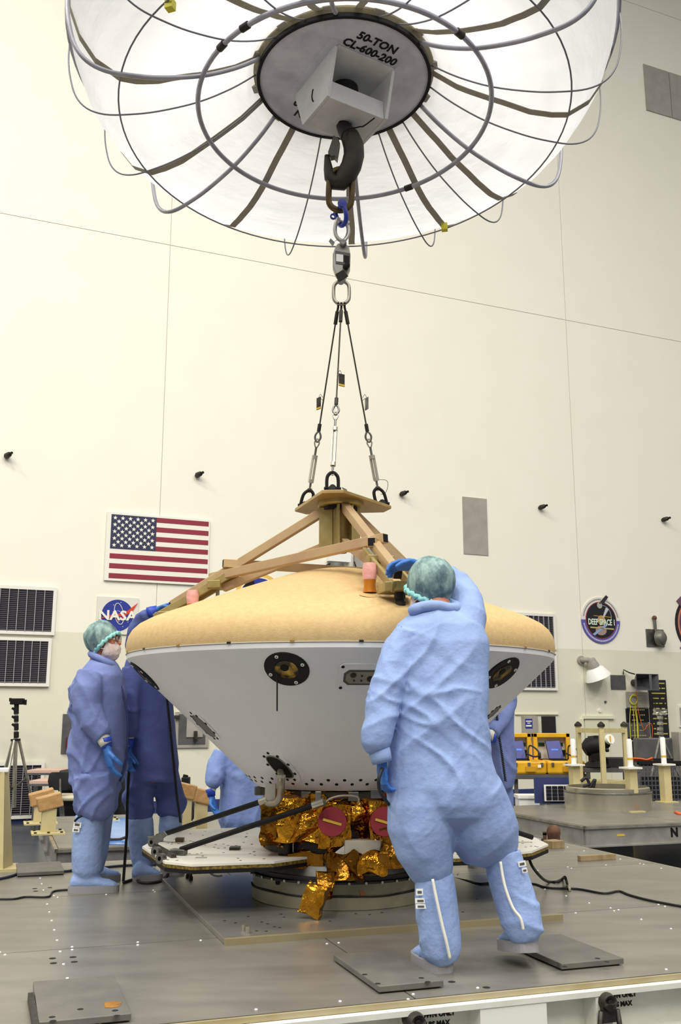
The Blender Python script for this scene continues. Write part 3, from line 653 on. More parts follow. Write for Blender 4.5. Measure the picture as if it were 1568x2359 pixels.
lp, ls0, ln0 = far_pallet((134, 1955), 'grey pallet carrying tan padded posts behind the two workers', 2.2, 2.8, skirt=mat('pallet_skirt2', '8c8a8c', .5, .3, c2='7a7876', scale=6))
# ring and posts on the right pallet
c = G(1428, 1872); c = Vector((c.x, c.y, 0)) + PN * .0
rr = S(1428, 1850, c.y) * 102
t = empty('pallet_ring', c + Vector((0, rr, 0)), 'wide polished steel ring standing on the far pallet among posts', 'ring')
cc = c + Vector((0, rr, 0))
part('ring_wall', MB().lathe([(rr * .93, 0), (rr, 0), (rr, .2), (rr * .965, .205), (rr * .965, .25), (rr * .92, .26), (rr * .9, .26), (rr * .9, 0)], cc, 64), mat('ring_polish', 'cac5b2', .24, .85, c2='bdb8a4', scale=3), t, 30)
part('top_flange', MB().lathe([(rr * 1.01, .19), (rr * 1.012, .205), (rr * .99, .21)], cc, 64), M_STEEL, t, 30)
def padpost(px, pyb, pyp, pyt, wpx, label, back=0.0):
    b = G(px, pyb); k_ = S(px, pyb, b.y); zp_ = P(px, pyp, b.y).z; zt = P(px, pyt, b.y).z
    t = empty('guide_post', b, label, 'post', 'white topped guide posts on the far pallet', PANG); w = wpx * k_
    part('column', pbox(MB(), *[q for q in (inv_sn(b)[0] - w / 2, inv_sn(b)[0] + w / 2, inv_sn(b)[1] - w / 2, inv_sn(b)[1] + w / 2)], 0.01, zp_), M_CREAM, t)
    s_, n_ = inv_sn(b); part('base_plate', pbox(MB(), s_ - w, s_ + w, n_ - w, n_ + w, 0, .012), M_CREAM, t)
    part('cap_plate', pbox(MB(), s_ - w * .95, s_ + w * .95, n_ - w * .95, n_ + w * .95, zp_, zp_ + .02), M_FLAGW, t)
    part('white_tube', MB().tube([Vector((b.x, b.y, zp_ + .02)), Vector((b.x, b.y, zt - .02)), Vector((b.x, b.y, zt))], [w * .32, w * .32, w * .22], 16), M_WHITEP, t, 50)
    part('tape_band', MB().cyl(Vector((b.x, b.y, zp_ + .1)), Vector((b.x, b.y, zp_ + .125)), w * .33, 16), M_YTAPE, t, 40)
    return t
padpost(1326, 1855, 1764, 1702, 19, 'white topped guide post beside the yellow cases')
padpost(1458, 1870, 1771, 1702, 20, 'white topped guide post in front of the polished ring')
padpost(1535, 1848, 1763, 1698, 19, 'white topped guide post beside the wire basket')
# padded posts on the left pallet
def tanpost(px, pyb, pyt, wpx, label, z=0.0, tilt=1):
    b = G(px, pyb, z); k_ = S(px, pyb, b.y); zt = P(px, pyt, b.y).z; w = wpx * k_; s_, n_ = inv_sn(b)
    t = empty('padded_post', b, label, 'post', 'tan posts with wrapped tops', PANG)
    part('column', pbox(MB(), s_ - w / 2, s_ + w / 2, n_ - w / 2, n_ + w / 2, z + .012, zt), M_CREAM, t)
    part('base_plate', pbox(MB(), s_ - w * 1.15, s_ + w * 1.15, n_ - w * 1.15, n_ + w * 1.15, z, z + .015), M_CREAM, t)
    for sx in (-1, 0, 1):
        for sy in (-1, 1):
            q = sn(s_ + sx * w * .9, n_ + sy * w * .9, z + .015); part('bolt', MB().cyl(q, q + UP * .012, .014, 6), M_STEELD, t)
    rr = Matrix.Rotation(PANG, 3, 'Z') @ Matrix.Rotation(math.radians(-14 * tilt), 3, 'Y')
    bl = MB().box(sn(s_, n_, zt + .06), (w * 1.75, w * 1.3, .13), rr)
    part('wrapped_block', bl, M_KRAFT, t, bevel=.012); return t
tanpost(110, 1920, 1862, 32, 'tan post with slanted wrapped top, front one of the pair by the office chair')
tanpost(93, 1897, 1850, 32, 'tan post with slanted wrapped top, rear one of the pair by the office chair')
tanpost(425, 1935, 1838, 24, 'tan post with slanted wrapped top half hidden behind the reaching worker', tilt=-1)
tanpost(461, 1925, 1849, 26, 'tan post with wrapped top and yellow tape beside the hand of the worker behind', tilt=-1)
tanpost(245, 1890, 1840, 24, 'tan post standing between the two workers on the far pallet')
b = sn(*inv_sn(G(-16, 2004)), 0)
t = empty('tapered_post', b, 'tall tapered tan post at the platform edge cut by the picture side', 'post')
part('column', MB().add([tuple(b + Vector((x * w, y * w, z))) for z, w in ((.02, .105), (.68, .05)) for x, y in ((-1, -1), (1, -1), (1, 1), (-1, 1))], [(0, 1, 2, 3), (4, 5, 6, 7), (0, 1, 5, 4), (1, 2, 6, 5), (2, 3, 7, 6), (3, 0, 4, 7)]), M_CREAM, t)
part('base_plate', MB().box(b + UP * .01, (.34, .3, .02), PR), M_CREAM, t)
part('cap', MB().box(b + UP * .69, (.12, .12, .03), PR), M_WHITEP, t, bevel=.006)
# blue reflection on the left pallet's metal, put in as a flat coloured patch
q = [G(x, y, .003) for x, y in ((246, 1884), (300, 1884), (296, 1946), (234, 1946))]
thing('blue_reflection_patch', MB().prism(q, (0, 0, .004)), mat('blue_reflection', '7fb4ff', .12, .2, c2='6aa2fa', scale=4), 'pale blue reflection drawn as a flat patch on the pallet between the two workers', 'sheet')
q = G(270, 1936, .007); thing('floor_cleat', MB().tube([q - PT * .1 + UP * .03, q - PT * .05 + UP * .008, q + PT * .02 + UP * .008, q + PT * .1 + UP * .03], .012, 8), M_STEELD, 'small curved dark cleat on the pale blue reflection patch', 'cleat', None, True)

# ------------------------------------------------------------------ capsule
BS = [(.44, .655), (.505, .66), (.522, .672), (1.296, 1.385), (1.314, 1.405), (1.318, 1.43)]
HS = [(1.318, 1.437), (1.323, 1.46), (1.322, 1.50), (1.312, 1.54), (1.292, 1.575), (1.255, 1.61), (1.19, 1.645), (1.1, 1.68), (.95, 1.735), (.75, 1.806), (.55, 1.875), (.36, 1.938), (.31, 1.952), (.27, 1.96), (.15, 1.985), (.06, 1.996), (0, 1.998)]
def prof_r(prof, z):
    for (r0, z0), (r1, z1) in zip(prof, prof[1:]):
        if z0 <= z <= z1: return r0 + (r1 - r0) * (z - z0) / max(1e-9, z1 - z0)
    return None
def cap_hit(px, py, prof):
    d = ray(px, py); last = None
    for k in range(3000):
        t_ = 4.0 + k * .0012; p = EYE + d * t_; r = prof_r(prof, p.z)
        if r is None: last = None; continue
        f = math.hypot(p.x - AX, p.y - AY) - r
        if last is not None and last > 0 >= f: return p
        last = f
    return None
cap = empty('mars_capsule', (AX, AY, .655), 'large saucer shaped capsule with tan domed top and white cone below', 'spacecraft')
bsh = part('backshell', MB().lathe([(r, z) for r, z in BS] + [(1.30, 1.43), (.5, .7)], AXIS, 128), M_WHITE, cap, 30)
hsh = part('heat_shield', MB().lathe(HS, AXIS, 128), M_TAN, cap, 60)
part('joint_gap', MB().lathe([(1.312, 1.428), (1.3125, 1.439)], AXIS, 128), M_STEELD, cap)
part('joint_strip', MB().lathe([(1.319, 1.4315), (1.3225, 1.4325), (1.3225, 1.4365), (1.319, 1.4375)], AXIS, 128), mat('strip_pale', 'c2bcae', .5), cap)
for k in range(24):
    a = 2 * math.pi * (k + .3) / 24; q = AXIS + Vector((1.3235 * math.cos(a), 1.3235 * math.sin(a), 1.4365)); Rk = Matrix.Rotation(a, 3, 'Z')
    part('joint_tab', MB().box(q, (.004, .022, .01), Rk), mat('tab_amber', '9a7434', .5) if k % 2 else M_STEELD, cap)
SL = math.atan2(1.385 - .672, 1.296 - .522)
def cone_frame(p):
    a = math.atan2(p.y - AY, p.x - AX); rad = Vector((math.cos(a), math.sin(a), 0))
    nrm = (rad * math.sin(SL) - UP * math.cos(SL)).normalized(); xt = Vector((-math.sin(a), math.cos(a), 0))
    if nrm.dot(p - EYE) > 0 and False: nrm = -nrm
    return nrm, xt            # outward normal, horizontal tangent
def thruster_port(px, py, r, rod=False, parent=bsh, azp=None):
    p = cap_hit(px, py, BS) if azp is None else azp; nrm, xt = cone_frame(p); R = rot_to(nrm, xt)
    o = part('thruster_port', MB().lathe([(r * .52, -.004), (r * .52, .004), (r * .97, .006), (r, .001), (r, -.004)], p, 36, R=R), M_BLACK, parent, 30)
    part('nozzle_bowl', MB().lathe([(0, .0016), (r * .2, .002), (r * .28, .006), (r * .4, .004), (r * .5, .003), (r * .53, .006)], p, 24, R=R), mat('nozzle_amber', '2c2618', .2, .7, c2='9a7a34', scale=14, lo=.45, hi=.62), o, 40)
    part('nozzle_throat', MB().lathe([(0, .0075), (r * .18, .0075), (r * .2, .002)], p + R @ Vector((-r * .08, r * .1, 0)), 16, R=R), M_HOLE, o, 40)
    for k in range(4):
        a = math.pi / 4 * 0 + k * math.pi / 2 + .35; q = p + R @ Vector((r * .82 * math.cos(a), r * .82 * math.sin(a), .005))
        part('screw', MB().lathe([(.004, 0), (.010, 0), (.010, .004), (.004, .004)], q, 10, R=R), M_FLAGW, o)
    if rod:
        a = cap_hit(640, 1545, BS) + nrm * .02; b = P(638, 1638, a.y + .0) 
        part('hanging_rod', MB().cyl(a, b, .004, 8), M_BLACK, o)
    return o
thruster_port(660, 1541, .118, True)
thruster_port(1155, 1550, .118)
pA = cap_hit(660, 1541, BS); pB = cap_hit(1155, 1550, BS); rA = math.hypot(pA.x, pA.y - AY)
aA = math.atan2(pA.y - AY, pA.x); aB = math.atan2(pB.y - AY, pB.x)
def on_cone(az, z): r = prof_r(BS, z); return Vector((AX + r * math.cos(az), AY + r * math.sin(az), z))
thruster_port(0, 0, .118, azp=on_cone(aA - (aB - aA), pA.z))
thruster_port(0, 0, .118, azp=on_cone(aB + (aB - aA), pA.z))
def cone_quad(p, w, h, e, mb=None, mi=0, chamfer=0.0, base=0.0):
    nrm, xt = cone_frame(p); R = rot_to(nrm, xt); c = chamfer
    pts = [(-w + c, -h), (w - c, -h), (w, -h + c), (w, h - c), (w - c, h), (-w + c, h), (-w, h - c), (-w, -h + c)]
    return (mb or MB()).prism([p + R @ Vector((x, y, base)) for x, y in pts], nrm * e, mi)
def access(px, py, w, h, azp=None):
    p = cap_hit(px, py, BS) if azp is None else azp; nrm, xt = cone_frame(p); R = rot_to(nrm, xt)
    o = part('access_cover', cone_quad(p, w, h, .0035, chamfer=.02, base=-.001), M_WHITE, bsh)
    part('connector_recess', cone_quad(p, w * .82, h * .56, .002, chamfer=.025, base=.002), mat('recess_grey', '55544e', .5, .4), o)
    part('connector_plate', cone_quad(p, w * .74, h * .42, .002, chamfer=.02, base=.003), mat('recess_plate', '8a877c', .45, .5), o)
    for x, y, r in ((-.5, .2, .016), (.1, -.08, .018), (.5, .15, .014), (-.45, -.2, .005), (-.2, -.2, .005), (-.2, .15, .005), (.3, .25, .005)):
        part('connector', MB().lathe([(r * .6, .004), (r, .004), (r, .009), (r * .6, .009), (0, .006)], p + R @ Vector((x * w, y * h, 0)), 14, R=R), M_STEELD, o, 40)
    for x in (-.88, .88):
        for y in (-.78, .78): part('screw', MB().lathe([(.009, .002), (.009, .0045), (0, .0045)], p + R @ Vector((x * w, y * h, 0)), 10, R=R), M_HOLE, o)
    return o
access(846, 1560, .15, .095)
pc = cap_hit(846, 1560, BS)
def slot_port(azp, w, h, skew, open_=True):
    p = azp; nrm, xt = cone_frame(p); R = rot_to(nrm, xt)
    def ov(w, h, n=24, pw=2.6): 
        out = []
        for k in range(n):
            a = 2 * math.pi * k / n; x = w * math.copysign(abs(math.cos(a)) ** (2 / pw), math.cos(a)); y = h * math.copysign(abs(math.sin(a)) ** (2 / pw), math.sin(a)); out.append((x + skew * y, y))
        return out
    o = part('hatch_cover', MB().prism([p + R @ Vector((x, y, -.001)) for x, y in ov(w, h)], nrm * .003), M_WHITE, bsh)
    part('opening', MB().prism([p + R @ Vector((x, y, .001)) for x, y in ov(w * .62, h * .66)], nrm * .0025), M_HOLE if open_ else mat('hatch_grey', '7a776c', .5), o)
    lip = [p + R @ Vector((x, y, .004)) for x, y in ov(w * .63, h * .67)]; part('lip', MB().tube(lip, .004, 6, True), M_STEEL, o, True)
    for k in range(9):
        a = 2 * math.pi * k / 9 + .2; x, y = w * .84 * math.cos(a), h * .84 * math.sin(a); part('screw', MB().lathe([(.009, .002), (.009, .0045), (0, .0045)], p + R @ Vector((x + skew * y, y, 0)), 10, R=R), M_HOLE, o)
    return o
pH = cap_hit(645, 1766, BS); slot_port(pH, .086, .135, -.2)
pL = cap_hit(470, 1672, BS)
if pL is None: pL = on_cone(math.pi + .35, .95)
slot_port(pL, .09, .13, 0, False)
pR_ = cap_hit(1136, 1640, BS)
if pR_: slot_port(pR_, .06, .06, 0, False)
bolt_me = None
for k in range(40):
    az = math.pi + math.pi * (k + .5) / 40; z = .698 if k % 2 else .722
    p = on_cone(az, z); nrm, xt = cone_frame(p)
    if bolt_me is None:
        bolt_me = MB().lathe([(.010, -.001), (.010, .002), (0, .0025)], (0, 0, 0), 8).mesh('rim_bolt', M_HOLE)
    o = bpy.data.objects.new('rim_bolt', bolt_me); link(o, bsh)
    o.matrix_basis = mw(bsh).inverted() @ (Matrix.Translation(p) @ rot_to(nrm, xt).to_4x4())
# studs on the heat shield
def surf(az, r):
    for (r0, z0), (r1, z1) in zip(HS, HS[1:]):
        if r1 <= r <= r0: return Vector((AX + r * math.cos(az), AY + r * math.sin(az), z0 + (z1 - z0) * (r0 - r) / (r0 - r1 + 1e-9)))
AZ = [math.radians(d) for d in (-75, 165, 45)]
for az in AZ:
    q = surf(az, 1.2); part('lift_stud', MB().lathe([(.028, -.01), (.028, .008), (.02, .016), (.014, .03), (.007, .033), (.007, .062), (0, .064)], q, 16), M_STEELD, cap, 40)
part('surface_dent', MB().lathe([(.05, .0), (.04, .001), (0, .0012)], surf(AZ[0] - .12, 1.05) + UP * .001, 16, R=rot_to(Vector((math.cos(AZ[0]) * .34, math.sin(AZ[0]) * .34, 1)))), mat('dent_tan', 'c0a26e', .75), hsh, True)

# ------------------------------------------------------------------ cruise stage below the capsule
st = empty('cruise_stage', (AX, AY, .262), 'gold foil wrapped spacecraft stage with flat white solar panels and black struts', 'spacecraft')
def crumple(mb, amp, sc, seed, keep=None):
    rn = Vector((seed * 3.1, seed * 1.7, seed * .9)); out = []
    for v in mb.v:
        v = Vector(v); q = v * sc + rn
        d = Vector((noise.noise(q), noise.noise(q + Vector((31, 0, 0))), noise.noise(q + Vector((0, 47, 0)))))
        d2 = Vector((noise.noise(q * 2.3), noise.noise(q * 2.3 + Vector((31, 0, 0))), noise.noise(q * 2.3 + Vector((0, 47, 0))))) * .5
        q3 = q * 1.3 + Vector((9, 5, 2)); rg = Vector((1 - 2 * abs(noise.noise(q3)), 1 - 2 * abs(noise.noise(q3 + Vector((13, 0, 0)))), 1 - 2 * abs(noise.noise(q3 + Vector((0, 17, 0)))))) * .6
        out.append(tuple(v + (d + d2 + rg) * amp))
    mb.v = out; return mb
def foil_box(c, d, R, nd, amp, sc, seed):
    """subdivided crumpled box"""
    mb = MB(); c = Vector(c); hx, hy, hz = d[0] / 2, d[1] / 2, d[2] / 2; idx = {}
    def vid(i, j, k):
        key = (i, j, k)
        if key not in idx:
            idx[key] = len(mb.v); mb.v.append(tuple(c + R @ Vector((-hx + d[0] * i / nd, -hy + d[1] * j / nd, -hz + d[2] * k / nd))))
        return idx[key]
    def quad(a, b, c_, e):
        mb.f.append((a, b, c_)); mb.f.append((a, c_, e)); mb.m += [0, 0]
    for i in range(nd):
        for j in range(nd):
            quad(vid(i, j, 0), vid(i + 1, j, 0), vid(i + 1, j + 1, 0), vid(i, j + 1, 0)); quad(vid(i, j, nd), vid(i + 1, j, nd), vid(i + 1, j + 1, nd), vid(i, j + 1, nd))
            quad(vid(i, 0, j), vid(i + 1, 0, j), vid(i + 1, 0, j + 1), vid(i, 0, j + 1)); quad(vid(i, nd, j), vid(i + 1, nd, j), vid(i + 1, nd, j + 1), vid(i, nd, j + 1))
            quad(vid(0, i, j), vid(0, i + 1, j), vid(0, i + 1, j + 1), vid(0, i, j + 1)); quad(vid(nd, i, j), vid(nd, i + 1, j), vid(nd, i + 1, j + 1), vid(nd, i, j + 1))
    return crumple(mb, amp, sc, seed)
# foil drum
fd = MB(); nseg, nz = 84, 14; vs = []
for i in range(nz + 1):
    for k in range(nseg):
        a = 2 * math.pi * k / nseg; r = .485 + .014 * math.sin(5 * a + i); vs.append((AX + r * math.cos(a), AY + r * math.sin(a), .3 + .34 * i / nz))
fs = []
for i in range(nz):
    for k in range(nseg):
        a, b, c, d = i * nseg + k, i * nseg + (k + 1) % nseg, (i + 1) * nseg + (k + 1) % nseg, (i + 1) * nseg + k
        fs += [(a, b, c), (a, c, d)] if (i + k) % 2 else [(a, b, d), (b, c, d)]
fd.add(vs, fs); crumple(fd, .045, 6.0, 1)
part('foil_blanket', fd, M_FOIL, st)
part('stage_core', MB().lathe([(.0, .262), (.44, .262), (.46, .3), (.43, .64), (0, .652)], AXIS, 40), M_STEELD, st, 30)
part('mount_ring', MB().lathe([(.40, .615), (.49, .615), (.49, .652), (.40, .652)], AXIS, 64), mat('mount_ring_dark', '4a4438', .5, .4), st, 30)
for k in range(12):
    a = 2 * math.pi * k / 12 + .14; q = AXIS + Vector((.5 * math.cos(a), .5 * math.sin(a), .63))
    part('clamp_bracket', MB().box(q, (.05, .06, .05), Matrix.Rotation(a, 3, 'Z')), M_STEEL, st, bevel=.004)
# front foil boxes with red covers
for (px, py, Y, w, h, seed, rpx) in ((766, 1905, 5.62, 78, 96, 3, 33), (886, 1905, 5.62, 84, 96, 5, 33)):
    k_ = S(px, py, Y); c = P(px, py, Y); o = part('foil_box', foil_box(c + Vector((0, .12, 0)), (w * k_, .22, h * k_), Matrix.Identity(3), 14, 0.024, 6.1, seed), M_FOIL, st)
    cc = P(px - 1, py - 12, Y - .02); part('red_cover', MB().lathe([(0, .012), (rpx * k_ * .97, .012), (rpx * k_, .006), (rpx * k_, -.03)], cc, 36, R=rot_to(Vector((0, -1, .12)))), M_RED, o, 40)
    part('cover_strip', MB().bar(cc + Vector((-.05, -.016, .014)), cc + Vector((.05, -.016, -.014)), .004, .013), M_YTAPE, o)
part('foil_flap', foil_box(P(688, 1893, 5.68), (.28, .06, .25), Matrix.Rotation(-.25, 3, 'Z'), 18, 0.041, 5.4, 12), M_FOIL, st)
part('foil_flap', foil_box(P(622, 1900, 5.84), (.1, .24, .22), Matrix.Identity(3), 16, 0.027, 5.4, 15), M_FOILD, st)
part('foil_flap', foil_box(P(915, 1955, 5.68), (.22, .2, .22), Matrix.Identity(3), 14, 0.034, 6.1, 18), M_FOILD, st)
part('white_panel', MB().box(P(838, 1958, 5.66), (.22, .08, .11), Matrix.Rotation(.1, 3, 'Z')), mat('stage_white', 'b8b4a4', .5), st, bevel=.004)
part('white_shard', MB().prism([P(x, y, 5.64) for x, y in ((756, 1976), (806, 1938), (808, 1978))], (0, .02, 0)), M_FLAGW, st)
part('foil_flap', foil_box(P(850, 1995, 5.62), (.16, .1, .12), Matrix.Rotation(.2, 3, 'Z'), 12, 0.027, 7.5, 21), M_FOIL, st)
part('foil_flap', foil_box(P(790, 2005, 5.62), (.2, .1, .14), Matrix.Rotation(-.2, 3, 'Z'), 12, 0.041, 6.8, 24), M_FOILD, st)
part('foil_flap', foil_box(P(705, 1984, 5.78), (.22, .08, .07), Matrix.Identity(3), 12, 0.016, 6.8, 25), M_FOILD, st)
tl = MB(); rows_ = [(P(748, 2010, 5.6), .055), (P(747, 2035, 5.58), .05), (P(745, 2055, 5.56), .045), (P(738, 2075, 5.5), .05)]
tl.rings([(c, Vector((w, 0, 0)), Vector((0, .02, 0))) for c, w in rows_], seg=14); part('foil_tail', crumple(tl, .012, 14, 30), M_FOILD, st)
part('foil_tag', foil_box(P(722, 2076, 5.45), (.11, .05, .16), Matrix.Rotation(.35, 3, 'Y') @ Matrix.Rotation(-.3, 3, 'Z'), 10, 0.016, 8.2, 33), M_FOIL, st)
def conduit(name, pts, r, m, parent=st): return part(name, smooth_tube([P(*q) for q in pts], r), m, parent, True)
conduit('harness', [(742, 1857, 5.6), (760, 1840, 5.6), (790, 1833, 5.6), (822, 1836, 5.62), (826, 1850, 5.63)], .007, mat('harness_silver', 'a8a090', .35, .6))
conduit('drain_pipe', [(646, 1770, cap_hit(646, 1770, BS).y + .05), (648, 1800, 5.55), (646, 1830, 5.6), (636, 1850, 5.62), (615, 1850, 5.68)], .02, mat('pipe_taupe', '9a8f80', .4, .5))
part('pipe_collar', MB().cyl(P(647, 1785, 5.5), P(647, 1792, 5.5), .026, 14), M_ALU2, st, 40)
part('valve_body', MB().box(P(623, 1825, 5.68), (.06, .05, .09)), M_GREYP, st, bevel=.004)
part('valve_body', MB().box(P(733, 1840, 5.6), (.035, .035, .08)), M_STEEL, st, bevel=.004)
part('valve_body', MB().box(P(866, 1828, 5.64), (.06, .04, .05)), M_STEEL, st, bevel=.004)
# solar panels
PZ = .30
def solar(poly, label_, z=PZ):
    pts = [Vector((x, y, z)) for x, y in poly]
    o = part('solar_panel', MB().prism([p - UP * .012 for p in pts], (0, 0, .012)), mat('panel_white', 'dcd9cf', .45), st)
    cx = sum(p.x for p in pts) / len(pts); cy = sum(p.y for p in pts) / len(pts)
    def grow(f, zz): return [Vector((cx + (p.x - cx) * f, cy + (p.y - cy) * f, zz)) for p in pts]
    part('honeycomb_edge', MB().prism(grow(.996, z - .03), (0, 0, .018)), mat('honeycomb', '9a8236', .5, .3, c2='54441a', scale=60), o)
    part('cell_face', MB().prism(grow(1.0, z - .05), (0, 0, .02)), M_BLACK, o)
    ho = MB(); rnd = random.Random(len(poly) + int(cx * 10))
    for k in range(70):
        f1 = rnd.random(); i = rnd.randrange(len(pts)); p = Vector((cx, cy, z)).lerp(pts[i].lerp(pts[(i + 1) % len(pts)], rnd.random()), math.sqrt(f1) * .96); p.z = z
        ho.lathe([(.008, .0), (.007, .001), (0, .001)], p, 8)
    tag(part('fastener_holes', ho, M_HOLE, o), kind='stuff'); return o
LP = [(-.10, 5.84), (-.36, 5.57), (-.79, 5.46), (-.95, 5.56), (-1.20, 6.2), (-1.19, 6.55), (-1.08, 7.12), (-.62, 7.28), (-.3, 7.0), (-.2, 6.4)]
sp = solar(LP, 'left')
RPn = [(1.28, 6.31), (1.12, 6.0), (.9, 5.83), (.62, 5.76), (.3, 5.8), (.25, 6.6), (.4, 7.05), (.75, 7.25), (1.12, 7.05), (1.26, 6.7)]
sp2 = solar(RPn, 'right')
for a, b in (((362, 1927), (606, 1845, 5.7)), ((416, 1957), (728, 1853, 5.53))):
    A = G(*a, PZ + .03); B = P(*b)
    s_ = part('strut', MB().cyl(A, B, .0155, 14), M_BLACK, st, 40)
    part('strut_foot', MB().box(A + Vector((-.01, 0, -.012)), (.09, .05, .03), Matrix.Rotation(-.3, 3, 'Z')), M_STEEL, s_, bevel=.004)
    part('end_fitting', MB().cyl(B - (B - A).normalized() * .02, B + (B - A).normalized() * .05, .022, 12), M_ALU2, s_, 40)
A = Vector((1.2, 6.4, PZ + .03)); B = Vector((.45, 6.1, .58)); part('strut', MB().cyl(A, B, .0155, 14), M_BLACK, st, 40)
for (px, py) in ((352, 1940), (360, 1962), (371, 1978)):
    q = P(px, py, 6.1 - (py - 1940) * .012); part('hinge_roller', MB().lathe([(.012, -.015), (.028, -.015), (.028, .015), (.012, .015)], q, 16, R=rot_to(Vector((-.6, -1, .1)))), M_STEEL, sp, 40)
part('hinge_bracket', MB().prism([P(x, y, 6.0) for x, y in ((345, 1932), (376, 1915), (384, 1925), (360, 1946))], (0, .03, 0)), M_STEEL, sp)
part('hinge_bracket', MB().bar(P(356, 1950, 6.1), P(400, 1975, 5.7), .03, .03), M_STEELD, sp)
part('thruster', MB().lathe([(.05, 0), (.05, .004), (.024, .006), (.024, .09), (0, .09)], G(661, 1970, PZ), 16), M_STEELD, sp, 40)
part('thruster_wires', smooth_tube([G(661, 1970, PZ) + Vector(v) for v in ((0, 0, .08), (-.02, -.01, .14), (.0, -.01, .16), (.03, -.01, .13), (.035, -.02, .02))], .003), M_FLAGW, sp, True)
part('latch_block', MB().box(G(541, 1957, PZ) + UP * .008, (.06, .08, .016)), M_STEELD, sp)
part('latch_block', MB().box(G(414, 1939, PZ) + UP * .012, (.05, .05, .024)), M_BRONZE, sp)
part('label_patch', MB().box(G(463, 1976, PZ) + UP * .001, (.06, .05, .002)), M_GREYP, sp)
part('connector_row', MB().bar(G(615, 1951, PZ) + UP * .015, G(712, 1946, PZ) + UP * .02, .03, .03), M_STEELD, sp, bevel=.004)
part('drooping_lead', smooth_tube([G(476, 1996, PZ - .05), P(485, 2012, 5.5), P(500, 2018, 5.45), P(510, 2017, 5.42)], .005), M_CABLE, sp, True)

# ------------------------------------------------------------------ lifting frame
lf = empty('lifting_frame', (AX, AY, 1.72), 'gold finished three armed lifting frame of square tubes above the capsule', 'lifting frame')
ZP = 2.43
tri = [(-.115, 5.92), (.02, 5.91), (.34, 6.38), (.295, 6.5), (-.235, 6.57), (-.31, 6.47)]
part('top_plate', MB().prism([(x, y, ZP) for x, y in tri], (0, 0, .022)), mat('plate_gold', 'b89c66', .42, .4, c2='a58a54', scale=5), lf, bevel=.003)
part('hub_flange', MB().lathe([(0, ZP - .03), (.14, ZP - .03), (.15, ZP - .02), (.15, ZP), (0, ZP)], AXIS, 32), M_GOLDP2, lf, 40)
part('hub_gap', MB().cyl(AXIS + UP * (ZP - .05), AXIS + UP * (ZP - .028), .11, 24), M_BLACK, lf, 40)
hb = part('hub', MB().lathe([(0, 2.13), (.055, 2.13), (.06, 2.14), (.06, ZP - .045), (0, ZP - .045)], AXIS, 18), M_GOLDP2, lf, 40)
part('hub_boss', MB().cyl(AXIS + UP * 2.1, AXIS + UP * 2.135, .04, 16), M_STEELD, hb)
def z_arm(r): return 2.42 - .535 * r
for ai, az in enumerate(AZ):
    d = Vector((math.cos(az), math.sin(az), 0)); e = Vector((-d.y, d.x, 0))
    pt = lambda r, z, s=0.0: AXIS + d * r + e * s + UP * z
    for sg in (-1, 1): part('hub_fin', MB().box(pt(.085, 2.26, sg * .045), (.09, .012, .27), Matrix.Rotation(az, 3, 'Z')), M_GOLDP2, hb)
    part('upper_arm', MB().bar(pt(.09, z_arm(.05)), pt(1.16, z_arm(1.16)), .05, .055), M_GOLDP, lf, bevel=.003)
    part('lower_arm', MB().bar(pt(.09, 2.155), pt(.8, 1.9), .045, .05), M_GOLDP, lf, bevel=.003)
    for s_ in (-1, 1): part('arm_rail', MB().bar(pt(.72, z_arm(.72) - .045, s_ * .055), pt(1.26, z_arm(1.26) - .035, s_ * .055), .02, .05), M_GOLDP2, lf, bevel=.003)
    foot = part('foot_block', MB().prism([pt(r, z_arm(1.16) - .10, s_) for r, s_ in ((1.08, -.09), (1.22, -.09), (1.27, -.04), (1.27, .04), (1.22, .09), (1.08, .09))], (0, 0, .05)), M_GOLDP2, lf, bevel=.004)
    part('tube_end', MB().box(pt(1.165, z_arm(1.165)), (.01, .04, .044), Matrix.Rotation(az, 3, 'Z') @ Matrix.Rotation(math.atan(.535), 3, 'Y')), M_BLACK, lf)
    part('socket_bolt', MB().lathe([(.008, -.05), (.02, -.045), (.03, -.03), (.03, 0)], pt(1.19, z_arm(1.16) - .10), 14), M_STEELD, foot, 40)
    part('adjuster_bolt', MB().cyl(pt(.86, z_arm(.86) - .02, -.05), pt(.86, z_arm(.86) - .16, -.05), .013, 10), M_ALU2, lf, 40)
    part('clamp_block', MB().box(pt(.84, z_arm(.84) - .05, 0), (.09, .15, .05), Matrix.Rotation(az, 3, 'Z')), M_GOLDP2, lf, bevel=.004)
    q = pt(.98, z_arm(.98) - .075, (-.1, .085, .085)[ai])
    part('pink_wrap', MB().tube([q + UP * .06 + e * .0, q + UP * .02, q - UP * .03], [.034, .042, .036], 14), M_PINK, lf, 60)
    part('orange_wrap', MB().tube([q - UP * .03, q - UP * .06, q - UP * .1], [.036, .032, .038], 14), M_ORANGE, lf, 60)
    az2 = AZ[(ai + 1) % 3]
for i, j in ((1, 0), (0, 2), (2, 1)):
    def ap(k, r): return AXIS + Vector((math.cos(AZ[k]), math.sin(AZ[k]), 0)) * r + UP * (z_arm(r) + .01)
    a = ap(i, .84 if i == 1 else .74); b = ap(j, .70); dd = (b - a).normalized(); a -= dd * .07; b += dd * .1
    bm_ = part('cross_beam', MB().bar(a, b, .05, .055), M_GOLDP, lf, bevel=.003)
    for q, s_ in ((a, -1), (b, 1)): part('beam_end', MB().bar(q, q + dd * s_ * .002, .04, .045), M_BLACK, bm_)
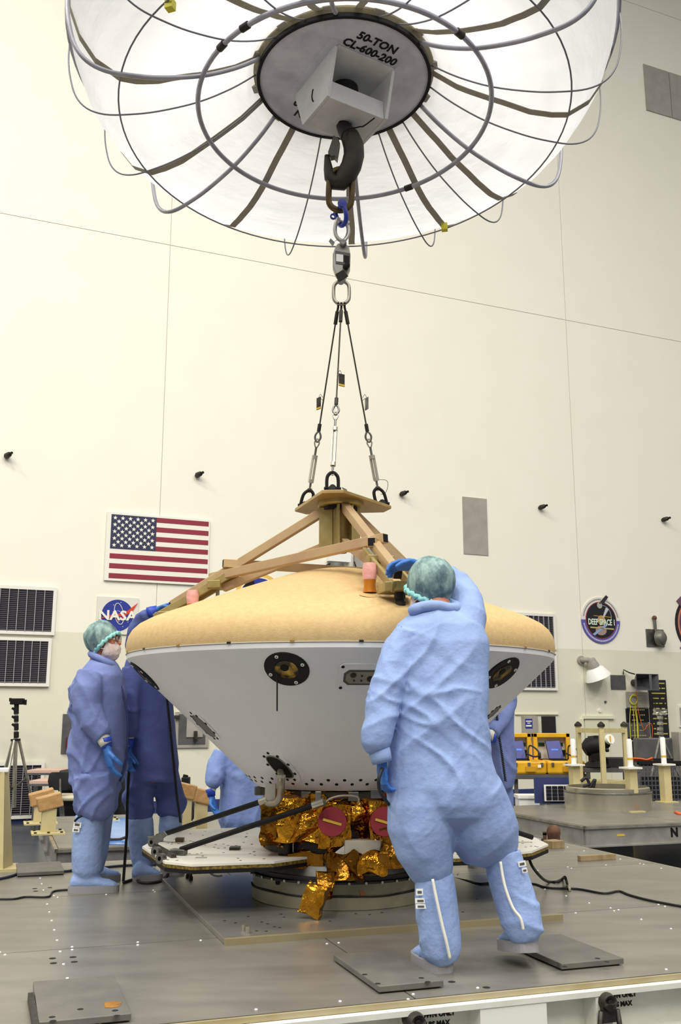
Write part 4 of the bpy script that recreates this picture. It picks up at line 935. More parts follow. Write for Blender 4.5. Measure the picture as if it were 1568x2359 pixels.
# plate shackles
SHK = [Vector((-.05, 5.97, ZP + .022)), Vector((.28, 6.4, ZP + .022)), Vector((-.24, 6.46, ZP + .022))]
TOPS = [(769, 1098), (866, 1128), (711, 1135)]
def dshackle(base, h, w, r, xd, m, label, group=None, name='bow_shackle', cat='shackle', lean=Vector((0, 0, 0))):
    t = empty(name, base, label, cat, group); up = (UP + lean).normalized()
    pts = [base + xd * (-w) + up * .012, base + xd * (-w) + up * (h * .6), base + xd * (-w * .75) + up * (h * .85), base + up * h, base + xd * (w * .75) + up * (h * .85), base + xd * w + up * (h * .6), base + xd * w + up * .012]
    part('bow', smooth_tube(pts, r, 10), m, t, True)
    part('pin', MB().cyl(base - xd * (w + r * 1.6) + up * .02, base + xd * (w + r * 1.6) + up * .02, r * .9, 12), m, t, 40)
    part('swivel_base', MB().lathe([(w * .95, 0), (w * .95, .012), (w * .7, .03), (w * .3, .045), (0, .047)], base, 16), m, t, 40); return t
for k, (b, lab, lean) in enumerate(zip(SHK, ('black swivel shackle on the plate corner towards the bending worker', 'black swivel shackle with thin steel lanyard loop on the plate corner', 'black swivel shackle on the plate corner above the long bare arm'), (Vector((0, 0, 0)), Vector((-.25, -.1, 0)), Vector((.25, -.1, 0))))):
    dshackle(b, .125, .036, .011, Vector((1, .1, 0)).normalized(), M_BLACK, lab, 'black swivel shackles on the gold plate', lean=lean)
# slings
LINK = P(786, 705, 6.2)
def sling(k, mid, label):
    top = LINK + Vector(((k == 1) * .022 - (k == 2) * .022, 0, 0)); bot = SHK[k] + UP * .12 + (Vector((0, 0, 0)), Vector((-.03, -.012, 0)), Vector((.03, -.012, 0)))[k]
    t = empty('wire_sling', bot, label, 'sling', 'wire rope slings'); d = (bot - top); L = d.length; d.normalize(); x = d.cross(Vector((0, 1, 0))).normalized()
    at_ = lambda f, o=0.0: top + d * (L * f) + x * o
    part('top_eye', MB().tube([at_(0, 0) - UP * -.012 + Vector((0, -.02, 0)), at_(0) + UP * .02, at_(0) + Vector((0, .02, 0)), at_(.035)], .008, 8), M_STEELD, t, True)
    part('top_ferrule', MB().cyl(at_(.03), at_(.10), .013, 10), M_STEELD, t, 40)
    part('wire_rope', MB().cyl(at_(.09), at_(mid), .0055, 8), mat('wire_rope', '4c4a3e', .5, .6), t, 40)
    part('lower_ferrule', MB().cyl(at_(mid - .03), at_(mid + .01), .013, 10), M_STEELD, t, 40)
    eye = [at_(mid + .01), at_(mid + .03, -.017), at_(mid + .05, -.017), at_(mid + .068), at_(mid + .05, .017), at_(mid + .03, .017)]
    part('thimble', smooth_tube(eye, .007, 8, 4, True), M_STEEL, t, True)
    eye = [at_(mid + .05), at_(mid + .065, -.014), at_(mid + .08, -.014), at_(mid + .1), at_(mid + .08, .014), at_(mid + .065, .014)]
    part('turnbuckle_eye', smooth_tube(eye, .005, 8, 4, True), M_ALU2, t, True)
    part('rod', MB().cyl(at_(mid + .095), at_(mid + .16), .008, 8), M_STEEL, t, 40); part('rod', MB().cyl(at_(.95), at_(.995), .008, 8), M_STEEL, t, 40)
    bd = MB()
    for s_ in (-1, 1): bd.bar(at_(mid + .14, s_ * .011), at_(.955, s_ * .011), .006, .02)
    for f in (mid + .14, .94): bd.cyl(at_(f), at_(f + .02), .018, 10)
    part('turnbuckle_body', bd, mat('turnbuckle_zinc', 'c0bcae', .35, .7), t, 40)
    part('lower_eye', smooth_tube([at_(.985), at_(.992, -.012), at_(1.004, -.012), at_(1.01), at_(1.004, .012), at_(.992, .012)], .005, 8, 4, True), M_ALU2, t, True)
    tg = at_(mid - .135); o = part('load_tag', MB().box(tg + x * .028 * (-1 if k == 2 else 1) + Vector((0, -.012, 0)), (.045, .004, .085), Matrix.Rotation((.6, -1.1, -.9)[k], 3, 'Z')), M_STEELD if k != 1 else M_STEEL, t)
    tgc = tg + x * .028 * (-1 if k == 2 else 1) + Vector((0, -.012, .038)); part('tag_loop', smooth_tube([tg + UP * .05, tg.lerp(tgc, .6) + UP * .045, tgc, tg.lerp(tgc, .5) + UP * .02, tg + UP * .03], .0016, 5), M_STEELD, o, True)
    if k != 1: part('yellow_stripe', MB().box(tg + x * .028 * (-1 if k == 2 else 1) + Vector((0, -.012, -.034)), (.046, .006, .012), Matrix.Rotation((.6, 0, -.9)[k], 3, 'Z')), M_YTAPE, o)
sling(0, .60, 'middle wire rope sling with dark tag turned to face the camera side')
sling(1, .68, 'wire rope sling with the plain grey tag running down to the lanyard shackle')
sling(2, .67, 'wire rope sling with narrow dark tag running down to the corner above the long arm')
t = thing('lanyard_wire', smooth_tube([P(871, 1105, 6.4), P(890, 1107, 6.4), P(893, 1120, 6.4), P(887, 1136, 6.4), P(876, 1139, 6.4)], .0018, 5), M_STEELD, 'thin steel lanyard loop hanging at the shackle of the plain grey tag sling', 'wire', None, True)
thing('plate_tag', MB().prism([P(x, y, 6.0) for x, y in ((787, 1122), (798, 1127), (804, 1140), (793, 1137))], (0, .004, 0)), M_STEEL, 'small grey metal tag leaning on the gold plate behind the middle shackle', 'tag')

# ------------------------------------------------------------------ load train under the hook
def oval(c, hw, hh, r, xd=Vector((1, 0, 0)), yd=UP):
    pts = []
    for k in range(32):
        a = 2 * math.pi * k / 32; ca, sa = math.cos(a), math.sin(a)
        pts.append(c + xd * hw * ca + yd * (sa * hw + math.copysign(hh - hw, sa) * min(1, abs(sa) * 4)))
    return MB().tube(pts, r, 12, True)
k_ = S(786, 600, 6.2)
thing('oblong_link', oval(P(786, 674, 6.2), 18 * k_, 28 * k_, .0125), mat('zinc_link', 'b2aea2', .35, .75), 'pale grey oblong steel link gathering the three wire slings', 'link', None, True)
t = empty('load_cell', P(787, 640, 6.2), 'grey digital crane load cell with dark display below the blue shackle', 'load cell')
bd = [(772, 568), (778, 560), (796, 560), (804, 570), (807, 585), (806, 615), (800, 628), (794, 640), (780, 640), (772, 628), (766, 612), (766, 585)]
part('body', MB().prism([P(x, y, 6.165) for x, y in bd], (0, .07, 0)), mat('cell_grey', '9c9a94', .4, .4), t, bevel=.006)
part('display_frame', MB().prism([P(x, y, 6.164) for x, y in ((772, 578), (806, 584), (806, 612), (773, 607))], (0, -.004, 0)), M_GREYD, t)
part('paper_label', MB().prism([P(x, y, 6.159) for x, y in ((774, 585), (790, 587), (790, 604), (774, 602))], (0, -.002, 0)), M_WHITEP, t)
part('screen', MB().prism([P(x, y, 6.159) for x, y in ((792, 588), (804, 590), (804, 606), (792, 604))], (0, -.002, 0)), M_BLACK, t)
part('pin_nut', MB().lathe([(0, .03), (.016, .03), (.024, .02), (.024, -.01)], P(790, 562, 6.16), 12, R=rot_to(Vector((0, -1, 0)))), M_STEEL, t, 40)
part('knob', MB().lathe([(0, .04), (.02, .035), (.022, 0)], P(796, 615, 6.155), 14, R=rot_to(Vector((.3, -1, -.1)))), M_BLACK, t, 40)
part('lower_lug', MB().cyl(P(785, 648, 6.15), P(785, 648, 6.25), .025, 14), M_ALU2, t, 40)
thing('hanging_black_tag', MB().prism([P(x, y, 6.14) for x, y in ((772, 632), (790, 621), (802, 636), (780, 649))], (0, .006, 0)), M_RUBBER, 'black square tag hanging from the foot of the load cell', 'tag')
thing('hanging_grey_tag', MB().tube([P(770, 556, 6.18), P(776, 553, 6.18), P(784, 557, 6.17)], .0018, 5).prism([P(x, y, 6.18) for x, y in ((757, 556), (761, 549), (771, 558), (766, 568))], (0, .004, 0)), M_STEEL, 'small grey tag hanging beside the top of the load cell', 'tag')
def bow(c_top, pts, r, m, label, name, pinpts, pr):
    t = empty(name, c_top, label, 'shackle'); part('bow', smooth_tube(pts, r, 12), m, t, True); part('pin', MB().cyl(pinpts[0], pinpts[1], pr, 14), m, t, 40)
    for q in pinpts: part('pin_eye', MB().lathe([(pr * .8, -.012), (pr * 1.9, -.012), (pr * 1.9, .012), (pr * .8, .012), (pr * .8, -.012)], q, 14, R=rot_to(pinpts[1] - pinpts[0])), m, t, 40)
    return t
bow(P(787, 548, 6.2), [P(778, 505, 6.2), P(772, 520, 6.2), P(772, 538, 6.2), P(779, 550, 6.2), P(790, 555, 6.2), P(799, 545, 6.21), P(802, 530, 6.22), P(798, 512, 6.22)], .014, mat('shackle_zinc', 'c8c6be', .3, .7), 'bright zinc shackle between the load cell and the blue shackle', 'steel_bow_shackle', (P(778, 508, 6.2), P(799, 515, 6.22)), .012)
t = empty('blue_bow_shackle', P(787, 500, 6.2), 'bright blue painted shackle hooked through the bronze link', 'shackle')
part('bow', smooth_tube([P(788, 470, 6.13), P(794, 482, 6.12), P(797, 497, 6.12), P(795, 512, 6.14), P(787, 520, 6.19), P(780, 515, 6.24), P(775, 500, 6.28), P(772, 490, 6.29)], .016, 12), M_BLUEP, t, True)
part('pin', MB().cyl(P(787, 470, 6.11), P(772, 492, 6.3), .014, 12), M_BLUEP, t, 40)
part('bow_head', MB().lathe([(0, .014), (.03, .012), (.033, 0), (.03, -.012)], P(788, 469, 6.12), 18, R=rot_to(Vector((.2, -1, .1)))), M_BLUEP, t, 50)
part('pin_eye', MB().lathe([(.012, -.006), (.022, -.006), (.022, .006), (.012, .006), (.012, -.006)], P(767, 499, 6.29), 16, R=rot_to(Vector((.2, -1, 0)))), M_BLUEP, t, 40)
BLK = Vector((P(790, 240, 6.2).x, 6.2, 0))
kk = S(785, 440, 6.2)
thing('bronze_link', oval(P(784, 437, 6.2), 27 * kk, 52 * kk, .0215, Vector((1, .12, 0)).normalized(), Vector((.04, 0, 1)).normalized()), M_BRONZE, 'thick bronze oblong link hanging in the crane hook', 'link', None, True)

# ------------------------------------------------------------------ crane hook block and its canopy
DZ = 5.51; TILT = math.radians(4.6); DC = Vector((.025, 6.2, DZ))
TR = Matrix.Rotation(-TILT, 3, 'X') @ Matrix.Rotation(math.radians(-1.2), 3, 'Y')
BA = math.radians(31)
hk = empty('crane_hook_block', DC - UP * .95, 'crane hook block with round grey disc stencilled 50-TON and a big dark hook', 'crane hook')
def T(v): return DC + TR @ Vector(v)
BRm = Matrix.Rotation(BA, 3, 'Z')
def TB(x, y, z): return T(BRm @ Vector((x, y, z)))
M_DISC = mat('disc_grey', 'd0d0da', .5, .1, c2='b4b4c0', scale=5)
M_BLKW = mat('block_white', 'd6d6d4', .5, c2='c6c6c6', scale=6)
part('disc', MB().lathe([(0, 0), (.56, 0), (.6, .004), (.612, .012), (.612, .05), (0, .05)], DC, 72, R=TR), M_DISC, hk, 30)
part('disc_rim', MB().lathe([(.60, -.004), (.622, -.004), (.626, .01), (.622, .03), (.612, .03), (.6, .0), (.60, -.004)], DC, 72, R=TR), M_BLACK, hk, 40)
part('rim_band', MB().lathe([(.615, .03), (.645, .05), (.655, .12), (.62, .14)], DC, 72, R=TR), mat('rim_tan', '8c8468', .6, c2='6e6850', scale=12), hk, 40)
for rot_ in (0, math.pi):
    Rt = TR @ Matrix.Rotation(BA + rot_, 3, 'Z') @ Matrix.Rotation(math.pi, 3, 'X')
    for body, yy in (('50-TON', .44), ('CL-600-200', .345)):
        part('stencil_lettering', place(text_mb(body, .093, .001, xs=.95, bold=.003), Rt, DC + TR @ (Matrix.Rotation(BA + rot_, 3, 'Z') @ Vector((.0, -yy, -.0022)))), M_BLACK, hk)
for sx in (-1, 1):
    x = sx * .235
    part('side_plate', MB().prism([TB(x - .012, y, z) for y, z in ((-.29, 0), (.29, 0), (.175, -.335), (-.175, -.335))], TR @ (BRm @ Vector((.024, 0, 0)))), M_BLKW, hk, bevel=.003)
    part('plate_base', MB().prism([TB(x + sx * .03 - .03, y, 0) for y in (-.33, .33)] + [TB(x + sx * .03 + .03, y, 0) for y in (.33, -.33)], TR @ Vector((0, 0, -.01))), M_DISC, hk)
    part('slot_arc', MB().tube([TB(x + sx * .013, .08 * math.cos(a) - .05, -.2 + .08 * math.sin(a)) for a in [-.7 + k * .1 for k in range(15)]], .006, 6), M_BLACK, hk, True)
part('top_plate', MB().prism([TB(x, y, -.012) for x, y in ((-.23, -.3), (.23, -.3), (.23, .3), (-.23, .3))], TR @ Vector((0, 0, .01))), M_BLKW, hk)
part('crosshead', MB().prism([TB(x, y, -.335) for x, y in ((-.222, -.165), (.222, -.165), (.222, .165), (-.222, .165))], TR @ Vector((0, 0, .145))), M_BLKW, hk, bevel=.004)
part('sheave_nut', MB().tube([TB(0, 0, -.19), TB(0, 0, -.05)], .1, 24), M_BLACK, hk, 40)
part('hook_collar', MB().lathe([(.05, -.345), (.078, -.345), (.08, -.33)], DC, 28, R=TR), M_BLKW, hk, 40)
hb0 = TB(0, 0, -.3)
HP = [(789, 262, 15), (789, 285, 16), (794, 300, 18), (806, 315, 22), (814, 335, 24), (815, 358, 24), (809, 382, 24), (797, 405, 24), (783, 420, 21), (769, 421, 17), (760, 408, 14), (756, 390, 11), (754, 372, 8), (752, 358, 5)]
part('hook', smooth_tube_var := MB().tube([P(x, y, 6.2) for x, y, r in HP], [r * S(x, y, 6.2) for x, y, r in HP], 18), M_HOOK, hk, True)
part('hook_latch', MB().prism([P(x, y, 6.17) for x, y in ((768, 311), (779, 318), (783, 330), (777, 366), (770, 358), (762, 360), (755, 350))], (0, .06, 0)), mat('latch_grey', '55534e', .45, .5), hk, bevel=.003)
part('latch_spring', smooth_tube([P(786, 322, 6.14), P(790, 305, 6.12), P(806, 296, 6.12), P(820, 294, 6.12), P(828, 292, 6.13), P(838, 290, 6.14), P(862, 272, 6.0)], .005), M_BLACK, hk, True)
# canopy
cn = empty('hook_canopy', DC - UP * .4, 'round clear film canopy on bent pipe ribs around the hook block', 'canopy')
RIB = [(.63, .02), (.8, -.11), (1.03, -.24), (1.3, -.335), (1.5, -.375), (1.66, -.385), (1.78, -.345), (1.86, -.25), (1.905, -.1), (1.925, .05), (1.925, .22)]
FILM = [(.63, .06), (.8, -.06), (1.03, -.18), (1.3, -.30), (1.45, -.335), (1.56, -.34), (1.72, -.24), (1.83, -.08), (1.9, .12), (1.915, .26)]
def rp_(az, r, z): return DC + TR @ Vector((r * math.cos(az), r * math.sin(az), z))
fm = bpy.data.materials.new('clear_film'); fm.use_nodes = True; nt = fm.node_tree; nt.nodes.clear()
out = nt.nodes.new('ShaderNodeOutputMaterial'); df = nt.nodes.new('ShaderNodeBsdfDiffuse'); df.inputs[0].default_value = (.75, .755, .79, 1)
tl_ = nt.nodes.new('ShaderNodeBsdfTranslucent'); tl_.inputs[0].default_value = (.72, .725, .765, 1); tp = nt.nodes.new('ShaderNodeBsdfTransparent'); gl = nt.nodes.new('ShaderNodeBsdfGlossy'); gl.inputs['Roughness'].default_value = .25
m1 = nt.nodes.new('ShaderNodeMixShader'); m1.inputs[0].default_value = .62; m2 = nt.nodes.new('ShaderNodeMixShader'); m2.inputs[0].default_value = .12; m3 = nt.nodes.new('ShaderNodeMixShader'); m3.inputs[0].default_value = .05
nt.links.new(df.outputs[0], m1.inputs[1]); nt.links.new(tl_.outputs[0], m1.inputs[2]); nt.links.new(m1.outputs[0], m2.inputs[1]); nt.links.new(tp.outputs[0], m2.inputs[2]); nt.links.new(m2.outputs[0], m3.inputs[1]); nt.links.new(gl.outputs[0], m3.inputs[2]); nt.links.new(m3.outputs[0], out.inputs[0])
ntx = nt.nodes.new('ShaderNodeTexNoise'); ntx.inputs['Scale'].default_value = 5; ntx.inputs['Detail'].default_value = 5; bpn = nt.nodes.new('ShaderNodeBump'); bpn.inputs['Strength'].default_value = .8; bpn.inputs['Distance'].default_value = .05
nt.links.new(ntx.outputs['Fac'], bpn.inputs['Height'])
for nd in (df, tl_, gl): nt.links.new(bpn.outputs[0], nd.inputs['Normal'])
fmb = MB(); NS = 144; prof = []
for (r0, z0), (r1, z1) in zip(FILM, FILM[1:]):
    for k in range(4): prof.append((r0 + (r1 - r0) * k / 4, z0 + (z1 - z0) * k / 4))
prof.append(FILM[-1]); vs = []
for r, z in prof:
    for k in range(NS):
        a = 2 * math.pi * k / NS; q = noise.noise(Vector((3 * math.cos(a), 3 * math.sin(a), r * 2.5))) * .02 + noise.noise(Vector((9 * math.cos(a), 9 * math.sin(a), r * 3))) * .01
        vs.append(rp_(a, r, z + q * min(1, (r - .6) * 3) + .014))
fmb.add(vs, [(i * NS + k, i * NS + (k + 1) % NS, (i + 1) * NS + (k + 1) % NS, (i + 1) * NS + k) for i in range(len(prof) - 1) for k in range(NS)])
part('film', fmb, fm, cn, True)
M_PIPE = mat('rib_pipe', 'aeaeb8', .4, .3, c2='9c9ca6', scale=8); M_WIRE = mat('rib_wire', '80808a', .45, .4); M_TAPE = mat('cloth_tape', 'b4afa2', .8, c2='a6a194', scale=30, trans=.4)
RN = TR @ Vector((0, 0, 1))
def ring_az(px, py, r, z):
    d = ray(px, py); o = DC + RN * z; t_ = (o - EYE).dot(RN) / d.dot(RN); p = TR.transposed() @ (EYE + d * t_ - DC); return math.atan2(p.y, p.x)
def hoop(name, r, z, rad, m): return part(name, MB().tube([rp_(2 * math.pi * k / 96, r, z) for k in range(96)], rad, 8, True), m, cn, True)
hoop('inner_hoop', 1.03, -.255, .0175, M_PIPE); hoop('thin_hoop', 1.56, -.365, .006, M_WIRE); hoop('outer_hoop', 1.925, .2, .014, M_PIPE)
def rib(az, rad, m, name, i0=0, i1=None):
    pts = [rp_(az, r, z) for r, z in RIB[i0:i1]]; return part(name, smooth_tube(pts, rad, 8, 4), m, cn, True)
for px, py in ((470, 180), (550, 380), (822, 449), (1072, 345), (1082, 122), (762, 8)): rib(ring_az(px, py, 1.03, -.255), .0155, M_PIPE, 'pipe_rib')
for px, py in ((462, 240), (494, 327), (715, 444), (916, 436), (1008, 402), (1124, 205), (1118, 283), (532, 104), (1005, 47), (640, 32), (930, 22)): rib(ring_az(px, py, 1.03, -.255), .006, M_WIRE, 'wire_rib')
def band(az, i1, w=.026, off=0.0):
    mb = MB(); pr = []
    for (r0, z0), (r1, z1) in zip(FILM[:i1], FILM[1:i1 + 1]):
        for k in range(3): pr.append((r0 + (r1 - r0) * k / 3, z0 + (z1 - z0) * k / 3))
    pr.append(FILM[min(i1, len(FILM) - 1)]); vs = []
    for j, (r, z) in enumerate(pr):
        wob = .02 * noise.noise(Vector((az * 5, r * 3, 1)))
        for s_ in (-1, 1): vs.append(rp_(az + off * r + (wob + s_ * w) / r, r, z - .006))
        for s_ in (1, -1): vs.append(rp_(az + off * r + (wob + s_ * w) / r, r, z - .001))
    n = len(pr); fs = []
    for j in range(n - 1):
        for k in range(4): fs.append((j * 4 + k, j * 4 + (k + 1) % 4, j * 4 + 4 + (k + 1) % 4, j * 4 + 4 + k))
    fs += [(0, 1, 2, 3), tuple(4 * n - 4 + k for k in range(4))]
    return part('tape_band', mb.add(vs, fs), M_TAPE, cn)
for px, py, i1 in ((497, 338, 7), (627, 416, 6), (805, 452, 6), (952, 428, 6), (1040, 380, 6), (1125, 247, 9), (1062, 96, 9), (600, 56, 9), (475, 195, 9), (850, 12, 9), (700, 18, 9)): band(ring_az(px, py, 1.03, -.255), i1)
for px, py in ((430, 35), (1045, 543)):
    az = ring_az(px, py, 1.5, -.36); part('yellow_tab', MB().box(rp_(az, 1.53, -.37), (.05, .05, .06), Matrix.Rotation(az + .4, 3, 'Z')), mat('tab_yellow', 'd8d030', .5), cn)
for k in range(4):
    az = ring_az(*((585, 80), (1040, 90), (935, 425), (500, 100))[k], 1.03, -.255)
    part('hoop_clamp', MB().cyl(rp_(az - .03, 1.03, -.255), rp_(az + .03, 1.03, -.255), .025, 10), M_STEELD, cn, 40)
for k in range(24):
    az = 2 * math.pi * k / 24 + .1
    if k % 2: part('rim_clip', MB().box(rp_(az, .645, .075), (.05, .07, .07), TR @ Matrix.Rotation(az, 3, 'Z')), M_TAPE if k % 4 == 1 else M_GREYP, cn)

# ------------------------------------------------------------------ people
def fold_fn(seed, amp, along=(0.5, 0.0, 0.86)):
    al = Vector(along).normalized(); ac = al.cross(Vector((0, 1, 0))).normalized(); off = Vector((seed * 7.3, seed * 3.1, seed))
    def f(co, nrm):
        u = co.dot(al); v = co.dot(ac); w = co.y
        wob = noise.noise(co * 1.7 + off) * .2
        a = noise.noise(Vector((u * 1.1, (v + wob) * 6.0, w * 3.0)) + off); r1 = max(0.0, 1 - abs(a) * 2.6) ** 1.5
        c = noise.noise(Vector((u * 2.6, (v - wob) * 13, w * 7)) + off * 3); r2 = max(0.0, 1 - abs(c) * 3.0) ** 1.5
        e = noise.noise(Vector((v * 3.0, (u + wob) * 8, w * 5)) + off * 5); r3 = max(0.0, 1 - abs(e) * 3.4) ** 1.5
        k3 = max(0.0, noise.noise(co * 2.6 + off * 4)) * 2.2
        b = noise.noise(co * 4.0 + off * 2)
        return amp * (r1 * .8 + r2 * .35 * k3 + r3 * .9 * k3 + b * .7 - .4)
    return f
def hand_mb(W, d, nrm, scale=1.0, curl=(.35, .4, .45, .5), thumb_side=1, thumb_curl=.3):
    """five fingered hand; W wrist, d direction wrist->fingers, nrm palm direction (fingers curl towards it)"""
    d = Vector(d).normalized(); nrm = Vector(nrm); nrm = (nrm - d * nrm.dot(d)).normalized(); x = d.cross(nrm) * thumb_side; k = scale
    mb = MB(); L = .088 * k
    mb.rings([(W + d * (L * f), x * (w * k), nrm * (h * k)) for f, w, h in ((-.35, .027, .022), (0, .03, .021), (.35, .038, .019), (.75, .042, .017), (1.0, .041, .014), (1.06, .03, .008))], seg=16)
    for i, (o, l) in enumerate(((.03, .072), (.0105, .08), (-.0105, .075), (-.03, .06))):
        p = W + d * (L * .9) + x * (o * k); dd = d.copy() + x * (o * .6); dd.normalize(); pts = [p]; rr = [.0098 * k]
        ang = 0
        for j, f in enumerate((.45, .32, .26)):
            ang += curl[i] * (1.0 if j else .8); v = dd * math.cos(ang) + nrm * math.sin(ang); pts.append(pts[-1] + v * (l * f * k)); rr.append((.0094, .0088, .0070)[j] * k)
        pts.append(pts[-1] + (pts[-1] - pts[-2]).normalized() * .003); rr.append(.004 * k); mb.tube(pts, rr, 10)
    p = W + d * (L * .25) + x * (.026 * k); v0 = (d * .75 + x * .75 + nrm * .25).normalized(); v1 = (d * .95 + x * .25 + nrm * (.3 + thumb_curl)).normalized(); v2 = (d * .9 - x * .1 + nrm * (.4 + thumb_curl)).normalized()
    a = p + v0 * .038 * k; b = a + v1 * .032 * k; c = b + v2 * .026 * k; mb.tube([p, a, b, c, c + v2 * .003], [.0145 * k, .0118 * k, .0105 * k, .008 * k, .004 * k], 10)
    return mb
def foot_parts(boot, H, Tt, w=.052, lift=0.0, heel_up=0.0):
    """shoe of a boot cover between heel point H and toe point Tt (ground points)"""
    H = Vector(H); Tt = Vector(Tt); d = (Tt - H); L = d.length; d.normalize(); x = d.cross(UP).normalized(); n = x.cross(d).normalized()
    mb = MB(); mb.rings([(H + d * (L * f) + n * z, x * (a), n * b) for f, a, b, z in ((.0, .025, .02, .05), (.06, w * .85, .045, .062), (.25, w * .95, .05, .066), (.5, w * 1.0, .042, .058), (.75, w * 1.05, .03, .046), (.93, w * .85, .022, .038), (1.0, w * .45, .012, .034))], seg=18)
    so = MB(); pts = []
    for k in range(28):
        a = 2 * math.pi * k / 28; f = .5 - .52 * math.cos(a); ww = w * 1.2 * abs(math.sin(a)) ** .6 * (.86 + .2 * f); pts.append(H + d * (L * f) + x * math.copysign(ww, math.sin(a)))
    so.prism([q - n * .004 for q in pts], n * .046); return mb, so
def head_geo(c, f, k=1.0):
    """c centre of the head, f facing unit vector -> dict of MBs"""
    f = Vector(f).normalized(); s = f.cross(UP).normalized(); u = s.cross(f).normalized(); R = Matrix((f, s, u)).transposed()
    q = lambda x, y, z: c + R @ Vector((x * k, y * k, z * k)); g = {}
    b = MB(); b.ball(q(-.012, 0, .03), (.1 * k, .078 * k, .093 * k), 22, R=R); b.ball(q(.03, 0, -.045), (.066 * k, .06 * k, .078 * k), 20, R=R); b.ball(q(.055, 0, .035), (.045 * k, .058 * k, .05 * k), 16, R=R)
    b.tube([q(.086, 0, .025), q(.1, 0, .0), q(.112, 0, -.022), q(.1, 0, -.03)], [.008 * k, .011 * k, .016 * k, .01 * k], 10)
    for sy in (-1, 1): b.ball(q(-.008, sy * .079, -.008), (.024 * k, .011 * k, .034 * k), 12, R=R); b.ball(q(.06, sy * .035, -.02), (.03 * k, .022 * k, .025 * k), 10, R=R)
    b.tube([q(-.02, 0, -.03), q(-.03, 0, -.1), q(-.04, 0, -.18)], [.062 * k, .058 * k, .07 * k], 16); g['skin'] = b
    g['eyes'] = [MB().ball(q(.078, sy * .031, .014), .0125 * k, 10) for sy in (-1, 1)]
    g['iris'] = [MB().ball(q(.0865, sy * .0315, .014), .0062 * k, 8) for sy in (-1, 1)]
    g['brow'] = MB()
    for sy in (-1, 1): g['brow'].tube([q(.096, sy * .014, .034), q(.098, sy * .034, .038), q(.08, sy * .054, .032)], .004 * k, 6)
    g['mouth'] = MB().ball(q(.094, 0, -.062), (.008 * k, .024 * k, .008 * k), 10, R=R)
    # cap: dome whose axis leans back
    ax = R @ Vector((-.69, 0, .73)); ax.normalize(); RC = rot_to(ax, s); cc = q(-.02, 0, .022); cp = MB(); n = 11; seg = 40; vs = []
    for i in range(n + 1):
        th = math.pi * .5 * i / n; 
        for j in range(seg):
            a = 2 * math.pi * j / seg; wr = 1 + .035 * noise.noise(Vector((math.cos(a) * 3, math.sin(a) * 3, i * .5))) + .02 * math.sin(a * 17) * max(0, 1 - i / 4)
            ca = math.cos(th) ** .8
            vs.append(cc + RC @ Vector((.092 * k * (ca + .2 * math.sin(2 * th)) * wr * math.cos(a), .108 * k * (ca + .2 * math.sin(2 * th)) * wr * math.sin(a), (-.055 + .172 * math.sin(th) * wr) * k)))
    fs = [(i * seg + j, i * seg + (j + 1) % seg, (i + 1) * seg + (j + 1) % seg, (i + 1) * seg + j) for i in range(n) for j in range(seg)]; g['cap'] = cp.add(vs, fs)
    g['band'] = MB().tube([cc + RC @ Vector(((.09 + .006 * math.sin(j * 2.7)) * k * math.cos(2 * math.pi * j / 60), (.105 + .006 * math.sin(j * 2.7)) * k * math.sin(2 * math.pi * j / 60), (-.058 + .006 * math.sin(j * 1.9)) * k)) for j in range(60)], .0125 * k, 8, True)
    # veil mask over nose, mouth and chin
    mx = R @ Vector((.93, 0, -.36)); RM = rot_to(mx, s); mc = q(.03, 0, -.062); mm = MB(); vs = []; n = 9
    for i in range(n + 1):
        th = math.pi * .5 * i / n
        for j in range(seg):
            a = 2 * math.pi * j / seg; wr = 1 + .06 * noise.noise(Vector((math.cos(a) * 2.5, math.sin(a) * 2.5, i * .7 + 5)))
            vs.append(mc + RM @ Vector((.074 * k * math.cos(th) ** .7 * wr * math.cos(a), .08 * k * math.cos(th) ** .7 * wr * math.sin(a), (-.01 + .092 * math.sin(th) * wr) * k)))
    g['mask'] = mm.add(vs, [(i * seg + j, i * seg + (j + 1) % seg, (i + 1) * seg + (j + 1) % seg, (i + 1) * seg + j) for i in range(n) for j in range(seg)])
    st_ = MB()
    for sy in (-1, 1): st_.tube([q(.03, sy * .08, -.02), q(-.02, sy * .088, .02), q(-.05, sy * .07, .05)], .0022 * k, 5); st_.tube([q(.03, sy * .08, -.06), q(-.03, sy * .078, -.045), q(-.06, sy * .06, -.02)], .0022 * k, 5)
    g['strap'] = st_
    gl_ = MB(); ln = []
    for sy in (-1, 1):
        pc_ = q(.108, sy * .033, .01); ring = [pc_ + R @ Vector((-.008 * abs(math.cos(a)) * k, .026 * k * math.cos(a), .02 * k * math.sin(a))) for a in [2 * math.pi * t_ / 20 for t_ in range(20)]]
        gl_.tube(ring, .0018 * k, 6, True); ln.append(MB().prism([p - R @ Vector((.001, 0, 0)) for p in ring], R @ Vector((.0015, 0, 0)))); gl_.tube([q(.1, sy * .06, .016), q(.05, sy * .083, .018), q(-.01, sy * .086, .014)], .0018 * k, 5)
    gl_.tube([q(.108, -.008, .014), q(.11, .008, .014)], .0018 * k, 5); g['glasses'] = gl_; g['lens'] = ln
    return g
